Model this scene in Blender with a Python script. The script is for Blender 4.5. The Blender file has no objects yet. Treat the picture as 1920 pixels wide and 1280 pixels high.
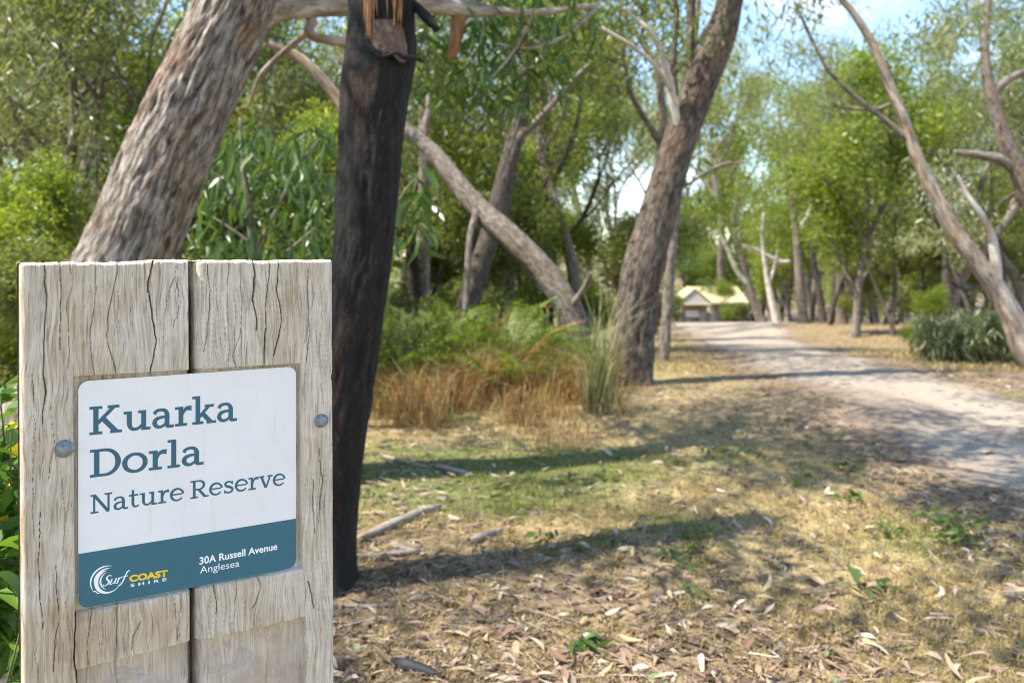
import bpy, math
import numpy as np
from mathutils import Vector, Matrix, Euler

C = bpy.context.scene.collection
S = bpy.context.scene
PI = math.pi
R = math.radians
rng = np.random.default_rng(11)

# ------------------------------------------------------------------ camera, sky, sun, exposure
F = 1550.0            # focal length in photo pixels (1920 wide)
HZ = 475.0            # row of the eye level
H = 1.25              # eye height
cam = bpy.data.cameras.new('camera'); cam_ob = bpy.data.objects.new('camera', cam); C.objects.link(cam_ob)
cam_ob.location = (0, 0, H); cam_ob.rotation_euler = (R(90), 0, 0)
cam.sensor_width = 36; cam.lens = F/1920*36; cam.shift_y = -(640-HZ)/1920
cam.clip_start = 0.05; cam.clip_end = 3000
cam.dof.use_dof = True; cam.dof.focus_distance = 1.13; cam.dof.aperture_fstop = 5.4
S.camera = cam_ob

SUN_EL, SUN_AZ = 57.0, -112.0          # degrees; azimuth clockwise from +Y (so from the left, a little behind the camera)
world = bpy.data.worlds.new('World'); S.world = world; world.use_nodes = True
nt = world.node_tree; nt.nodes.clear()
wo = nt.nodes.new('ShaderNodeOutputWorld'); bg = nt.nodes.new('ShaderNodeBackground')
sky = nt.nodes.new('ShaderNodeTexSky'); sky.sky_type = 'NISHITA'; sky.sun_disc = False
sky.sun_elevation = R(SUN_EL); sky.sun_rotation = R(SUN_AZ % 360)
sky.air_density = 1.0; sky.dust_density = 0.15; sky.ozone_density = 2.2
tc = nt.nodes.new('ShaderNodeTexCoord'); mp = nt.nodes.new('ShaderNodeMapping'); mp.inputs['Scale'].default_value = (1, 1, 2.2)
mp.inputs['Location'].default_value = (0.35, 0.1, 0.0)
cn = nt.nodes.new('ShaderNodeTexNoise'); cn.inputs['Scale'].default_value = 2.6; cn.inputs['Detail'].default_value = 7; cn.inputs['Roughness'].default_value = 0.55
cr = nt.nodes.new('ShaderNodeValToRGB'); cr.color_ramp.elements[0].position = 0.57; cr.color_ramp.elements[1].position = 0.76
mx = nt.nodes.new('ShaderNodeMix'); mx.data_type = 'RGBA'
L = nt.links.new
L(tc.outputs['Generated'], mp.inputs['Vector']); L(mp.outputs[0], cn.inputs['Vector']); L(cn.outputs['Fac'], cr.inputs[0])
L(cr.outputs[0], mx.inputs[0]); L(sky.outputs[0], mx.inputs[6]); mx.inputs[7].default_value = (6.6, 6.9, 7.6, 1)
L(mx.outputs[2], bg.inputs[0]); bg.inputs[1].default_value = 0.125
L(bg.outputs[0], wo.inputs[0])

sun = bpy.data.lights.new('sun', 'SUN'); sun.energy = 3.8; sun.angle = R(0.53); sun.color = (1.0, 0.94, 0.82)
sun_ob = bpy.data.objects.new('sun', sun); C.objects.link(sun_ob)
_d = Vector((math.sin(R(SUN_AZ))*math.cos(R(SUN_EL)), math.cos(R(SUN_AZ))*math.cos(R(SUN_EL)), math.sin(R(SUN_EL))))
sun_ob.rotation_euler = _d.to_track_quat('Z', 'Y').to_euler(); sun_ob.location = _d*60

S.render.engine = 'CYCLES'
S.view_settings.view_transform = 'Standard'; S.view_settings.look = 'None'
S.view_settings.gamma = 1.0; S.view_settings.use_curve_mapping = False
S.view_settings.exposure = 1.66
cy = S.cycles
cy.max_bounces = 7; cy.diffuse_bounces = 4; cy.glossy_bounces = 2; cy.transmission_bounces = 5; cy.transparent_max_bounces = 4
cy.caustics_reflective = False; cy.caustics_refractive = False
cy.use_denoising = True
try: cy.denoiser = 'OPENIMAGEDENOISE'
except Exception: pass
cy.use_adaptive_sampling = False; cy.pixel_filter_type = 'BLACKMAN_HARRIS'; cy.filter_width = 1.05
cy.sample_clamp_indirect = 8

# ------------------------------------------------------------------ helpers
def link(o): C.objects.link(o); return o
SEEN = {}
def uniq(l):
    SEEN[l] = SEEN.get(l, 0)+1
    return l+('' if SEEN[l] == 1 else ' (right hand one)' if SEEN[l] == 2 else ' (rightmost one)')
def tag(o, label=None, cat=None, group=None, kind=None):
    if label: o['label'] = label
    if cat: o['category'] = cat
    if group: o['group'] = group
    if kind: o['kind'] = kind
    return o
def empty(name, loc=(0, 0, 0)):
    o = bpy.data.objects.new(name, None); link(o); o.location = loc; o.empty_display_size = 0.1; return o

def make_mesh(name, V, Fc, mats, smooth=True, attrs=None, midx=None):
    V = np.asarray(V, np.float32); bk = None
    if V.shape[1] == 6: bk = np.ascontiguousarray(V[:, 3:]); V = np.ascontiguousarray(V[:, :3])
    me = bpy.data.meshes.new(name)
    if not isinstance(Fc, (list, tuple)): Fc = [Fc]
    Fc = [np.asarray(f, np.int32) for f in Fc if len(f)]
    li = np.concatenate([f.ravel() for f in Fc])
    sizes = np.concatenate([np.full(len(f), f.shape[1], np.int32) for f in Fc])
    st = np.concatenate([[0], np.cumsum(sizes)[:-1]]).astype(np.int32)
    me.vertices.add(len(V)); me.vertices.foreach_set('co', V.ravel())
    me.loops.add(len(li)); me.loops.foreach_set('vertex_index', li)
    me.polygons.add(len(sizes)); me.polygons.foreach_set('loop_start', st)
    try: me.polygons.foreach_set('loop_total', sizes)
    except Exception: pass
    me.polygons.foreach_set('use_smooth', np.full(len(sizes), bool(smooth)))
    for m in (mats if isinstance(mats, (list, tuple)) else [mats]): me.materials.append(m)
    if midx is not None: me.polygons.foreach_set('material_index', np.asarray(midx, np.int32))
    if attrs:
        for k, a in attrs.items():
            at = me.attributes.new(k, 'FLOAT', 'POINT'); at.data.foreach_set('value', np.asarray(a, np.float32))
    if bk is not None: me.attributes.new('bk', 'FLOAT_VECTOR', 'POINT').data.foreach_set('vector', bk.ravel())
    me.update(calc_edges=True)
    return me
def obj(name, me, parent=None, loc=None):
    o = bpy.data.objects.new(name, me); link(o)
    if loc is not None: o.location = loc
    if parent is not None: o.parent = parent
    return o

def _hash(ix, iy, iz, seed):
    h = (ix.astype(np.int64)*374761393 + iy.astype(np.int64)*668265263 + iz.astype(np.int64)*2147483647 + seed*1274126177) & 0xffffffff
    h = ((h ^ (h >> 13))*1274126177) & 0xffffffff
    h = ((h ^ (h >> 16))*2246822519) & 0xffffffff
    return ((h ^ (h >> 15)) & 0xffff)/65535.0
def vn(x, y, z=0.0, seed=0):
    x, y, z = np.broadcast_arrays(np.asarray(x, float), np.asarray(y, float), np.asarray(z, float))
    ix, iy, iz = np.floor(x), np.floor(y), np.floor(z); fx, fy, fz = x-ix, y-iy, z-iz
    fx, fy, fz = [f*f*(3-2*f) for f in (fx, fy, fz)]
    ix, iy, iz = ix.astype(np.int64), iy.astype(np.int64), iz.astype(np.int64)
    r = 0
    for a in (0, 1):
        wa = fx if a else 1-fx
        for b in (0, 1):
            wb = fy if b else 1-fy
            for c in (0, 1):
                wc = fz if c else 1-fz
                r = r + wa*wb*wc*_hash(ix+a, iy+b, iz+c, seed)
    return r*2-1
def fbm(x, y, z=0.0, o=4, seed=0):
    r = 0; a = 1.0; n = 0
    for i in range(o):
        f = 2.03**i
        r = r + a*vn(np.asarray(x)*f, np.asarray(y)*f, np.asarray(z)*f, seed+i*17); n += a; a *= 0.5
    return r/n
def ss(a, b, x):
    t = np.clip((np.asarray(x, float)-a)/(b-a), 0, 1); return t*t*(3-2*t)

def P(px, py, d): return np.array([(px-960)/F*d, d, H-(py-HZ)/F*d])

def gz0(x, y):
    x = np.asarray(x, float); y = np.asarray(y, float)
    s = np.where(y > 9, -(y-9)*0.08, 0.0)
    s = np.where((y > 6) & (y < 12), -0.08*(y-6)**2/12, s)
    s = np.where(y > 85, -6.08-0.6*(1-np.exp(-(y-85)/20)), s)
    s = s + 0.36*ss(5, 10, x)*ss(14, 24, y)*(1-ss(45, 62, y))
    return s
def gz(x, y):
    return gz0(x, y) + 0.045*fbm(np.asarray(x)*0.7, np.asarray(y)*0.7, 0, 3, 5)*ss(1.5, 3, np.abs(y))
def gpt(px, py):
    """ground point seen at a pixel"""
    d = 2.0
    for i in range(4000):
        x = (px-960)/F*d; z = H-(py-HZ)/F*d
        if z <= float(gz0(x, d)): break
        d *= 1.004
    return np.array([x, d, float(gz(x, d))])

# path edges in world space: (depth, left x, right x)
PATH = np.array([(2.2, 2.45, 4.5), (4.5, 2.55, 4.5), (6.6, 2.62, 4.45), (8.4, 2.66, 4.35), (12.4, 3.15, 4.9), (20, 4.5, 6.8), (30, 6.3, 9.6), (36, 7.3, 11.4), (44, 8.2, 15), (52, 8.4, 20)])
def path_edges(y):
    return np.interp(y, PATH[:, 0], PATH[:, 1]), np.interp(y, PATH[:, 0], PATH[:, 2])
def path_d(x, y):
    """signed distance-like value: negative inside the path"""
    a, b = path_edges(y)
    n = 0.20*fbm(np.asarray(x)*1.1, np.asarray(y)*.8, 3.0, 3, 41) + .14*fbm(np.asarray(x)*7, np.asarray(y)*4, 1.0, 3, 43)
    return np.maximum(a-x, x-b)+n

# ------------------------------------------------------------------ materials
def mat(name):
    m = bpy.data.materials.new(name); m.use_nodes = True; t = m.node_tree; t.nodes.clear()
    out = t.nodes.new('ShaderNodeOutputMaterial'); b = t.nodes.new('ShaderNodeBsdfPrincipled')
    t.links.new(b.outputs[0], out.inputs[0]); b.inputs['Roughness'].default_value = 0.8
    try: b.inputs['Specular IOR Level'].default_value = 0.25
    except Exception: pass
    return m, t, b, out
def N(t, kind, **kw):
    n = t.nodes.new(kind)
    for k, v in kw.items():
        if k in n.inputs: n.inputs[k].default_value = v
        else: setattr(n, k, v)
    return n
def ramp(t, fac, stops, interp='LINEAR'):
    r = t.nodes.new('ShaderNodeValToRGB'); cr = r.color_ramp; cr.interpolation = interp
    while len(cr.elements) > 1: cr.elements.remove(cr.elements[-1])
    cr.elements[0].position = stops[0][0]; cr.elements[0].color = (*stops[0][1], 1)
    for p, c in stops[1:]:
        e = cr.elements.new(p); e.color = (*c, 1)
    t.links.new(fac, r.inputs[0]); return r.outputs[0]
def noise(t, scale=(1, 1, 1), s=5.0, det=4, rough=0.55, coord='Object', dist=0.0):
    tc = t.nodes.new('ShaderNodeTexCoord'); mp = t.nodes.new('ShaderNodeMapping'); mp.inputs['Scale'].default_value = scale
    if coord == 'bk':
        a = t.nodes.new('ShaderNodeAttribute'); a.attribute_name = 'bk'; t.links.new(a.outputs['Vector'], mp.inputs[0])
    else: t.links.new(tc.outputs[coord], mp.inputs[0])
    n = N(t, 'ShaderNodeTexNoise'); n.inputs['Scale'].default_value = s; n.inputs['Detail'].default_value = det
    n.inputs['Roughness'].default_value = rough; n.inputs['Distortion'].default_value = dist
    t.links.new(mp.outputs[0], n.inputs['Vector']); return n.outputs['Fac']
def mix(t, fac, a, b, mode='MIX'):
    m = t.nodes.new('ShaderNodeMix'); m.data_type = 'RGBA'; m.blend_type = mode
    for s, v in ((0, fac), (6, a), (7, b)):
        if hasattr(v, 'is_linked'): t.links.new(v, m.inputs[s])
        elif s == 0: m.inputs[0].default_value = v
        else: m.inputs[s].default_value = (*v, 1)
    return m.outputs[2]
def bump(t, b, h, strength=0.4, dist=0.01):
    n = t.nodes.new('ShaderNodeBump'); n.inputs['Strength'].default_value = strength; n.inputs['Distance'].default_value = dist
    t.links.new(h, n.inputs['Height']); t.links.new(n.outputs[0], b.inputs['Normal'])
def attr(t, name):
    a = t.nodes.new('ShaderNodeAttribute'); a.attribute_name = name; return a.outputs['Fac']

def leaf_mat(name, stops, trans=0.35, rough=0.45, objvar=0.25, spec=0.35):
    m, t, b, out = mat(name)
    g = t.nodes.new('ShaderNodeNewGeometry'); oi = t.nodes.new('ShaderNodeObjectInfo')
    f = t.nodes.new('ShaderNodeMath'); f.operation = 'MULTIPLY_ADD'; f.use_clamp = True
    t.links.new(oi.outputs['Random'], f.inputs[0]); f.inputs[1].default_value = objvar
    m2 = t.nodes.new('ShaderNodeMath'); m2.operation = 'MULTIPLY_ADD'
    t.links.new(g.outputs['Random Per Island'], m2.inputs[0]); m2.inputs[1].default_value = 1-objvar; m2.inputs[2].default_value = 0
    t.links.new(m2.outputs[0], f.inputs[2])
    col = ramp(t, f.outputs[0], stops)
    b.inputs['Roughness'].default_value = rough; b.inputs['Specular IOR Level'].default_value = spec
    t.links.new(col, b.inputs['Base Color'])
    tr = t.nodes.new('ShaderNodeBsdfTranslucent')
    hs = mix(t, 1.0, col, (1.25, 1.2, 0.55), 'MULTIPLY'); t.links.new(hs, tr.inputs[0])
    ms = t.nodes.new('ShaderNodeMixShader'); ms.inputs[0].default_value = trans
    t.links.new(b.outputs[0], ms.inputs[1]); t.links.new(tr.outputs[0], ms.inputs[2]); t.links.new(ms.outputs[0], out.inputs[0])
    return m
M = {}
M['leaf_gum'] = leaf_mat('gum_leaves', [(0, (.07, .10, .025)), (.4, (.15, .19, .045)), (.75, (.24, .265, .075)), (1, (.40, .39, .16))], trans=.52, rough=.36, spec=.55)
M['leaf_grey'] = leaf_mat('grey_green_leaves', [(0, (.085, .115, .05)), (.45, (.17, .20, .09)), (.8, (.26, .275, .13)), (1, (.42, .41, .26))], trans=.5, rough=.34, spec=.6)
M['leaf_bright'] = leaf_mat('bright_leaves', [(0, (.10, .15, .02)), (.5, (.21, .28, .035)), (.85, (.31, .36, .055)), (1, (.45, .46, .10))], trans=.56, rough=.38, spec=.5)
M['leaf_dark'] = leaf_mat('dark_leaves', [(0, (.035, .075, .018)), (.5, (.09, .155, .032)), (.85, (.17, .235, .055)), (1, (.3, .33, .08))], trans=.5, rough=.34, spec=.55)
M['leaf_sap'] = leaf_mat('sapling_leaves', [(0, (.035, .075, .02)), (.55, (.075, .135, .03)), (.9, (.14, .2, .045)), (1, (.28, .15, .05))], spec=.55, rough=.33, trans=.4)
M['fern_green'] = leaf_mat('fern_green', [(0, (.08, .13, .025)), (.5, (.17, .235, .045)), (.9, (.28, .33, .08)), (1, (.36, .3, .1))], trans=.5)
M['fern_brown'] = leaf_mat('fern_brown', [(0, (.22, .10, .03)), (1, (.42, .24, .09))], trans=.35)
M['shrub_green'] = leaf_mat('shrub_green', [(0, (.05, .12, .015)), (.6, (.1, .2, .03)), (1, (.24, .34, .05))], spec=.5, rough=.35, trans=.42)
M['petal'] = leaf_mat('yellow_petals', [(0, (.75, .55, .01)), (1, (.85, .7, .03))], trans=.3)
M['grass_dry'] = leaf_mat('dry_grass', [(0, (.16, .115, .045)), (.45, (.31, .235, .095)), (.8, (.46, .36, .165)), (1, (.58, .48, .26))], trans=.25, objvar=0)
M['grass_rust'] = leaf_mat('rust_grass', [(0, (.16, .075, .03)), (.35, (.34, .165, .065)), (.6, (.45, .28, .12)), (.8, (.52, .42, .22)), (1, (.22, .25, .08))], trans=.3, objvar=0)
M['grass_green'] = leaf_mat('green_grass', [(0, (.07, .12, .02)), (.5, (.14, .2, .035)), (1, (.3, .3, .09))], trans=.35, objvar=0)
M['tussock'] = leaf_mat('tussock_blades', [(0, (.07, .11, .03)), (.4, (.16, .19, .06)), (.6, (.42, .38, .2)), (1, (.62, .55, .36))], trans=.3, objvar=0)
for k, a, b_ in (('tan', (.30, .21, .12), (.46, .34, .21)), ('pink', (.26, .15, .12), (.40, .25, .21)), ('pale', (.48, .40, .30), (.62, .54, .44)),
                 ('brown', (.12, .07, .045), (.22, .13, .08)), ('green', (.10, .16, .07), (.2, .26, .13))):
    M['litter_'+k] = leaf_mat('fallen_leaf_'+k, [(0, a), (1, b_)], trans=.1, rough=.55, objvar=1.0, spec=.3)
M['litter'] = leaf_mat('litter_mix', [(0, (.06, .04, .03)), (.3, (.13, .085, .06)), (.55, (.24, .165, .11)), (.75, (.27, .19, .15)), (.92, (.38, .31, .23)), (1, (.5, .44, .36))], trans=.08, objvar=0, rough=.6, spec=.25)

def bark_mat(name, dark, mid, light, tint=None, sc=(9, 9, 1.6), bs=.6, tamt=.8):
    m, t, b, out = mat(name)
    n1 = noise(t, sc, 4.0, 7, .66, dist=.5, coord='bk'); n2 = noise(t, (3, 3, .9), 2.0, 4, .6, coord='bk'); n3 = noise(t, (sc[0]*3, sc[1]*3, sc[2]*4), 4.0, 5, .7, coord='bk')
    c1 = ramp(t, n1, [(.34, dark), (.47, mid), (.63, light)])
    if tint is not None:
        k = ramp(t, n2, [(.48, (0, 0, 0)), (.68, (tamt,)*3)]); c1 = mix(t, k, c1, mix(t, 1.0, c1, tint, 'MULTIPLY'))
    c1 = mix(t, ramp(t, n3, [(.3, (.55,)*3), (.5, (0, 0, 0))]), c1, dark)
    t.links.new(c1, b.inputs['Base Color']); b.inputs['Roughness'].default_value = .9
    bump(t, b, n1, bs, .02)
    return m
M['bark_A'] = bark_mat('fissured_bark', (.030, .021, .016), (.155, .125, .10), (.40, .36, .325), (.85, .56, .36), sc=(12, 12, 2.4), bs=.9)
M['bark_B'] = bark_mat('brown_bark', (.028, .021, .016), (.085, .066, .052), (.185, .152, .125), (.9, .68, .52), sc=(10, 10, 2.6), bs=.9)
M['bark_D'] = bark_mat('log_bark', (.06, .047, .038), (.16, .13, .105), (.31, .265, .225), (.9, .75, .6), sc=(12, 12, 4))
M['bark_grey'] = bark_mat('grey_bark', (.06, .05, .042), (.15, .125, .105), (.28, .245, .21), (.9, .75, .6), sc=(9, 9, 2.5))
M['bark_dark'] = bark_mat('dark_bark', (.028, .022, .019), (.07, .055, .045), (.13, .11, .095), sc=(9, 9, 2.5))
M['bark_pale'] = bark_mat('pale_bark', (.26, .21, .165), (.45, .4, .35), (.62, .58, .53), (.85, .66, .48), sc=(5, 5, 1.2), bs=.3, tamt=.7)
M['bark_C'] = bark_mat('tan_bark', (.13, .095, .07), (.28, .225, .175), (.45, .40, .35), (.95, .75, .57), sc=(6, 6, 1.3), bs=.4)

# charred bark
m, t, b, out = mat('charred_bark')
n1 = noise(t, (17, 17, 6), 3.0, 8, .75, dist=.9, coord='bk'); n2 = noise(t, (8, 8, 1.6), 2.0, 7, .7, coord='bk'); n3 = noise(t, (50, 50, 16), 3, 5, .75, coord='bk'); n4 = noise(t, (7, 7, 2.2), 3.0, 5, .7, coord='bk')
c = ramp(t, n1, [(.32, (.004, .004, .004)), (.5, (.016, .0145, .0135)), (.66, (.024, .021, .019)), (.8, (.06, .053, .048))])
k = ramp(t, n2, [(.52, (0, 0, 0)), (.60, (1, 1, 1))]); c2 = ramp(t, n3, [(.32, (.007, .0045, .004)), (.52, (.032, .018, .013)), (.72, (.11, .068, .046))])
c = mix(t, k, c, c2); c = mix(t, ramp(t, n4, [(.64, (0, 0, 0)), (.76, (.7, .7, .7))]), c, (.06, .056, .053))
t.links.new(c, b.inputs['Base Color']); b.inputs['Roughness'].default_value = .75
bump(t, b, n1, .9, .02); M['char'] = m
m, t, b, out = mat('torn_wood')
n1 = noise(t, (40, 40, 3), 3.0, 6, .6, dist=.3, coord='bk')
t.links.new(ramp(t, n1, [(.3, (.07, .03, .012)), (.5, (.22, .105, .04)), (.7, (.38, .23, .12))]), b.inputs['Base Color']); bump(t, b, n1, .5, .01); M['torn'] = m
m, t, b, out = mat('scar_wood')
n1 = noise(t, (30, 30, 10), 3.0, 7, .65, dist=.8)
t.links.new(ramp(t, n1, [(.3, (.05, .03, .022)), (.5, (.13, .078, .056)), (.7, (.23, .17, .14))]), b.inputs['Base Color']); bump(t, b, n1, .7, .01); M['scar'] = m

# ground
m, t, b, out = mat('ground_soil')
n1 = noise(t, (1, 1, 1), 38, 6, .7); n2 = noise(t, (1, 1, 1), 3.0, 5, .6); n3 = noise(t, (1, 1, 1), 160, 3, .6)
dry = ramp(t, n1, [(.3, (.17, .125, .06)), (.5, (.36, .275, .135)), (.72, (.54, .44, .25))])
soil_or_crack_shade = ramp(t, n1, [(.3, (.08, .054, .034)), (.52, (.2, .14, .09)), (.75, (.37, .28, .19))])
grn = ramp(t, n1, [(.3, (.06, .085, .02)), (.6, (.15, .17, .05)), (.8, (.28, .25, .1))])
dry = mix(t, ramp(t, n2, [(.4, (0, 0, 0)), (.62, (.7, .7, .7))]), dry, mix(t, 1.0, dry, (.62, .6, .5), 'MULTIPLY')); c = mix(t, attr(t, 'litter'), dry, soil_or_crack_shade); c = mix(t, attr(t, 'green'), c, grn)
t.links.new(c, b.inputs['Base Color']); b.inputs['Roughness'].default_value = .95; bump(t, b, n1, .6, .02); M['ground'] = m
m, t, b, out = mat('sandy_gravel')
n1 = noise(t, (1, 1, 1), 55, 6, .75); n2 = noise(t, (1, 1, 1), 1.6, 5, .6)
c = ramp(t, n1, [(.28, (.17, .135, .10)), (.5, (.30, .25, .195)), (.75, (.43, .37, .30))])
c = mix(t, ramp(t, n2, [(.5, (0, 0, 0)), (.7, (.6, .6, .6))]), c, (.36, .28, .21)); c = mix(t, attr(t, 'wear'), c, ramp(t, n1, [(.3, (.10, .075, .055)), (.52, (.2, .15, .11)), (.75, (.36, .29, .23))]))
t.links.new(c, b.inputs['Base Color']); b.inputs['Roughness'].default_value = .95; bump(t, b, n1, .5, .01); M['path'] = m

# weathered timber
m, t, b, out = mat('weathered_timber')
n1 = noise(t, (85, 85, 4), 3.0, 8, .7, dist=.5, coord='bk'); n2 = noise(t, (5, 5, 2.2), 2.0, 5, .6); n3 = noise(t, (260, 260, 9), 2.0, 5, .7, dist=.4, coord='bk'); n4 = noise(t, (1, 1, 1), 22, 6, .65)
c = ramp(t, n1, [(.28, (.23, .185, .135)), (.42, (.46, .395, .315)), (.56, (.60, .53, .435)), (.72, (.77, .70, .60))])
c = mix(t, ramp(t, n2, [(.42, (0, 0, 0)), (.66, (.75, .75, .75))]), c, mix(t, 1.0, c, (.78, .70, .58), 'MULTIPLY'))
c = mix(t, ramp(t, n4, [(.52, (0, 0, 0)), (.7, (.55, .55, .55))]), c, (.68, .62, .56))
c = mix(t, ramp(t, n3, [(.35, (.8, .8, .8)), (.47, (0, 0, 0))]), c, (.17, .13, .09))
c = mix(t, attr(t, 'soil_or_crack_shade'), c, (.055, .042, .032)); c = mix(t, attr(t, 'stain'), c, mix(t, 1.0, c, (.78, .66, .50), 'MULTIPLY'))  # shade inside the cracks is put into the timber colour
c = mix(t, attr(t, 'glue'), c, ramp(t, n4, [(.35, (.36, .29, .24)), (.65, (.54, .46, .40))]))
t.links.new(c, b.inputs['Base Color']); b.inputs['Roughness'].default_value = .85; bump(t, b, n3, .35, .002); M['timber'] = m

def flat(name, col, rough=.5, metal=0.0, nz=None, spec=.4):
    m, t, b, out = mat(name); b.inputs['Roughness'].default_value = rough; b.inputs['Metallic'].default_value = metal; b.inputs['Specular IOR Level'].default_value = spec
    n = noise(t, (1, 1, 1), nz or 30, 5, .6)
    t.links.new(mix(t, n, tuple(x*.86 for x in col), tuple(min(1, x*1.14) for x in col)), b.inputs['Base Color'])
    return m
m, t, b, out = mat('sign_white'); b.inputs['Roughness'].default_value = .35
n1 = noise(t, (1, 1, 1), 16, 6, .6); n2 = noise(t, (1, 1, 1), 210, 4, .6); n3 = noise(t, (60, 60, 5), 2, 5, .65)
c = ramp(t, n1, [(.3, (.72, .70, .69)), (.7, (.78, .76, .75))]); c = mix(t, ramp(t, n2, [(.69, (0, 0, 0)), (.75, (.55, .55, .55))]), c, (.36, .35, .34)); c = mix(t, ramp(t, n3, [(.58, (0, 0, 0)), (.75, (.28, .28, .28))]), c, (.5, .48, .44))
t.links.new(c, b.inputs['Base Color']); M['panel'] = m
M['teal'] = flat('sign_teal', (.030, .130, .178), .35, nz=14)
M['ink'] = flat('sign_ink', (.028, .112, .162), .4)
M['white'] = flat('print_white', (.85, .86, .88), .4)
M['yellow'] = flat('print_yellow', (.85, .58, .03), .4)
M['edge'] = flat('panel_edge', (.25, .26, .26), .4, .6)
M['foam'] = flat('backing_yellow', (.5, .42, .25), .8)
m, t, b, out = mat('galvanised_bolt'); n1 = noise(t, (1, 1, 1), 160, 5, .6)
t.links.new(ramp(t, n1, [(.35, (.13, .15, .16)), (.6, (.25, .28, .29)), (.75, (.4, .42, .43))]), b.inputs['Base Color']); b.inputs['Metallic'].default_value = .5; b.inputs['Roughness'].default_value = .5
bump(t, b, n1, .5, .001); M['bolt'] = m
M['roof'] = flat('cream_roof', (.50, .42, .22), .6, nz=4)
M['gable'] = flat('white_gable', (.45, .44, .40), .5, nz=4)
M['hwall'] = flat('house_wall', (.32, .24, .17), .8, nz=6)
M['hwood'] = flat('verandah_cream', (.6, .55, .38), .6, nz=6)
M['glass'] = flat('dark_glass', (.03, .04, .045), .1, spec=.8)
M['paling'] = leaf_mat('paling_grey', [(0, (.05, .05, .052)), (.6, (.085, .084, .084)), (1, (.16, .155, .145))], trans=0.0, rough=.9, objvar=1.0)
M['slab'] = flat('grey_slab', (.2, .2, .205), .7)
M['stem'] = flat('plant_stem', (.12, .12, .05), .7)
M['bark_strip'] = flat('charcoal_bark', (.02, .021, .023), .7)
M['stick'] = bark_mat('dead_stick', (.13, .10, .075), (.24, .2, .165), (.37, .33, .29), sc=(20, 20, 5), bs=.3)

# ------------------------------------------------------------------ ground and path
def warp_axis():
    a = list(-np.geomspace(0.3, 300, 22)[::-1]) + [0.0]
    y = 0.4
    while y < 14: a.append(y); y += 0.045 + 0.004*y
    while y < 1200: a.append(y); y *= 1.045
    return np.array(a)
ys = warp_axis()
u = np.linspace(-1, 1, 321); u = np.sign(u)*np.abs(u)**1.35
Y, U = np.meshgrid(ys, u, indexing='ij')
X = U*(7.5 + 1.25*np.abs(Y))
Zg = gz(X, Y) + 0.012*fbm(X*6, Y*6, 0, 4, 9)*(1-ss(12, 25, Y))
def masks(x, y):
    pd = path_d(x, y)
    base = ss(.1, .45, fbm(np.asarray(x)*.9, np.asarray(y)*.9, 0, 4, 21)+.12)
    mulch = 1-ss(.7, 1.9, np.hypot((np.asarray(x)+.35)/1.15, (np.asarray(y)-2.7)/.75)+.35*fbm(np.asarray(x)*2, np.asarray(y)*2, 0, 3, 77))
    shoulder = (1-ss(.25, .95, pd))*.9
    lit = np.clip(np.maximum.reduce([base*.55, mulch*.72, shoulder, .8*ss(.3, .8, np.asarray(x)-4.3)*ss(4, 6, y)]), 0, 1)
    g1 = 1-ss(.6, 1.15, np.hypot((np.asarray(x)+.15)/1.35, (np.asarray(y)-4.75)/.95)+.4*fbm(np.asarray(x)*1.7, np.asarray(y)*1.7, 0, 3, 31))
    g2 = ss(.2, .5, fbm(np.asarray(x)*1.4, np.asarray(y)*1.4, 5, 4, 61))*.5*(1-ss(7, 9, y))
    far = .45*ss(7, 11, y)*(1-ss(1.5, 2.6, x))
    return lit, np.clip(np.maximum.reduce([g1*.9, g2, far])*(1-mulch), 0, 1), pd
lit, grn_, pd = masks(X.ravel(), Y.ravel())
nr, nc = X.shape
idx = np.arange(nr*nc).reshape(nr, nc)
q = np.stack([idx[:-1, :-1], idx[:-1, 1:], idx[1:, 1:], idx[1:, :-1]], -1).reshape(-1, 4)
ground = obj('ground', make_mesh('ground', np.stack([X, Y, Zg], -1).reshape(-1, 3), q, M['ground'], attrs={'litter': lit, 'green': grn_}))
tag(ground, kind='structure')

ysp = np.array([y for y in ys if 2.0 < y < 52]); ysp = np.sort(np.concatenate([ysp, (ysp[1:]+ysp[:-1])/2]))
w = np.linspace(-.4, 1.4, 130)
Yp, Wp = np.meshgrid(ysp, w, indexing='ij'); ea, eb = path_edges(Yp); Xp = ea+(eb-ea)*Wp
Zp = gz(Xp, Yp)+.012*fbm(Xp*6, Yp*6, 0, 4, 9)*(1-ss(12, 25, Yp))+(.012+.012*ss(10, 30, Yp))*(1-ss(-.28, .0, path_d(Xp, Yp)))-.006*ss(-.12, .02, path_d(Xp, Yp))*(1-ss(10, 16, Yp))+.004
keep = path_d(Xp, Yp) < 0
nr, nc = Xp.shape; idx = np.arange(nr*nc).reshape(nr, nc)
q = np.stack([idx[:-1, :-1], idx[:-1, 1:], idx[1:, 1:], idx[1:, :-1]], -1).reshape(-1, 4)
k4 = keep.ravel()[q].all(1); q = q[k4]
used = np.unique(q); re = np.zeros(nr*nc, int); re[used] = np.arange(len(used))
pathm = make_mesh('sandy_path', np.stack([Xp, Yp, Zp], -1).reshape(-1, 3)[used], re[q], M['path'], attrs={'wear': np.clip(ss(-.42, .05, path_d(Xp, Yp)).ravel()[used]+.75*ss(.0, .5, fbm(Xp*1.3, Yp*.6, 7, 4, 19)).ravel()[used], 0, 1)})
tag(obj('sandy_path', pathm), kind='structure')

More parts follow.
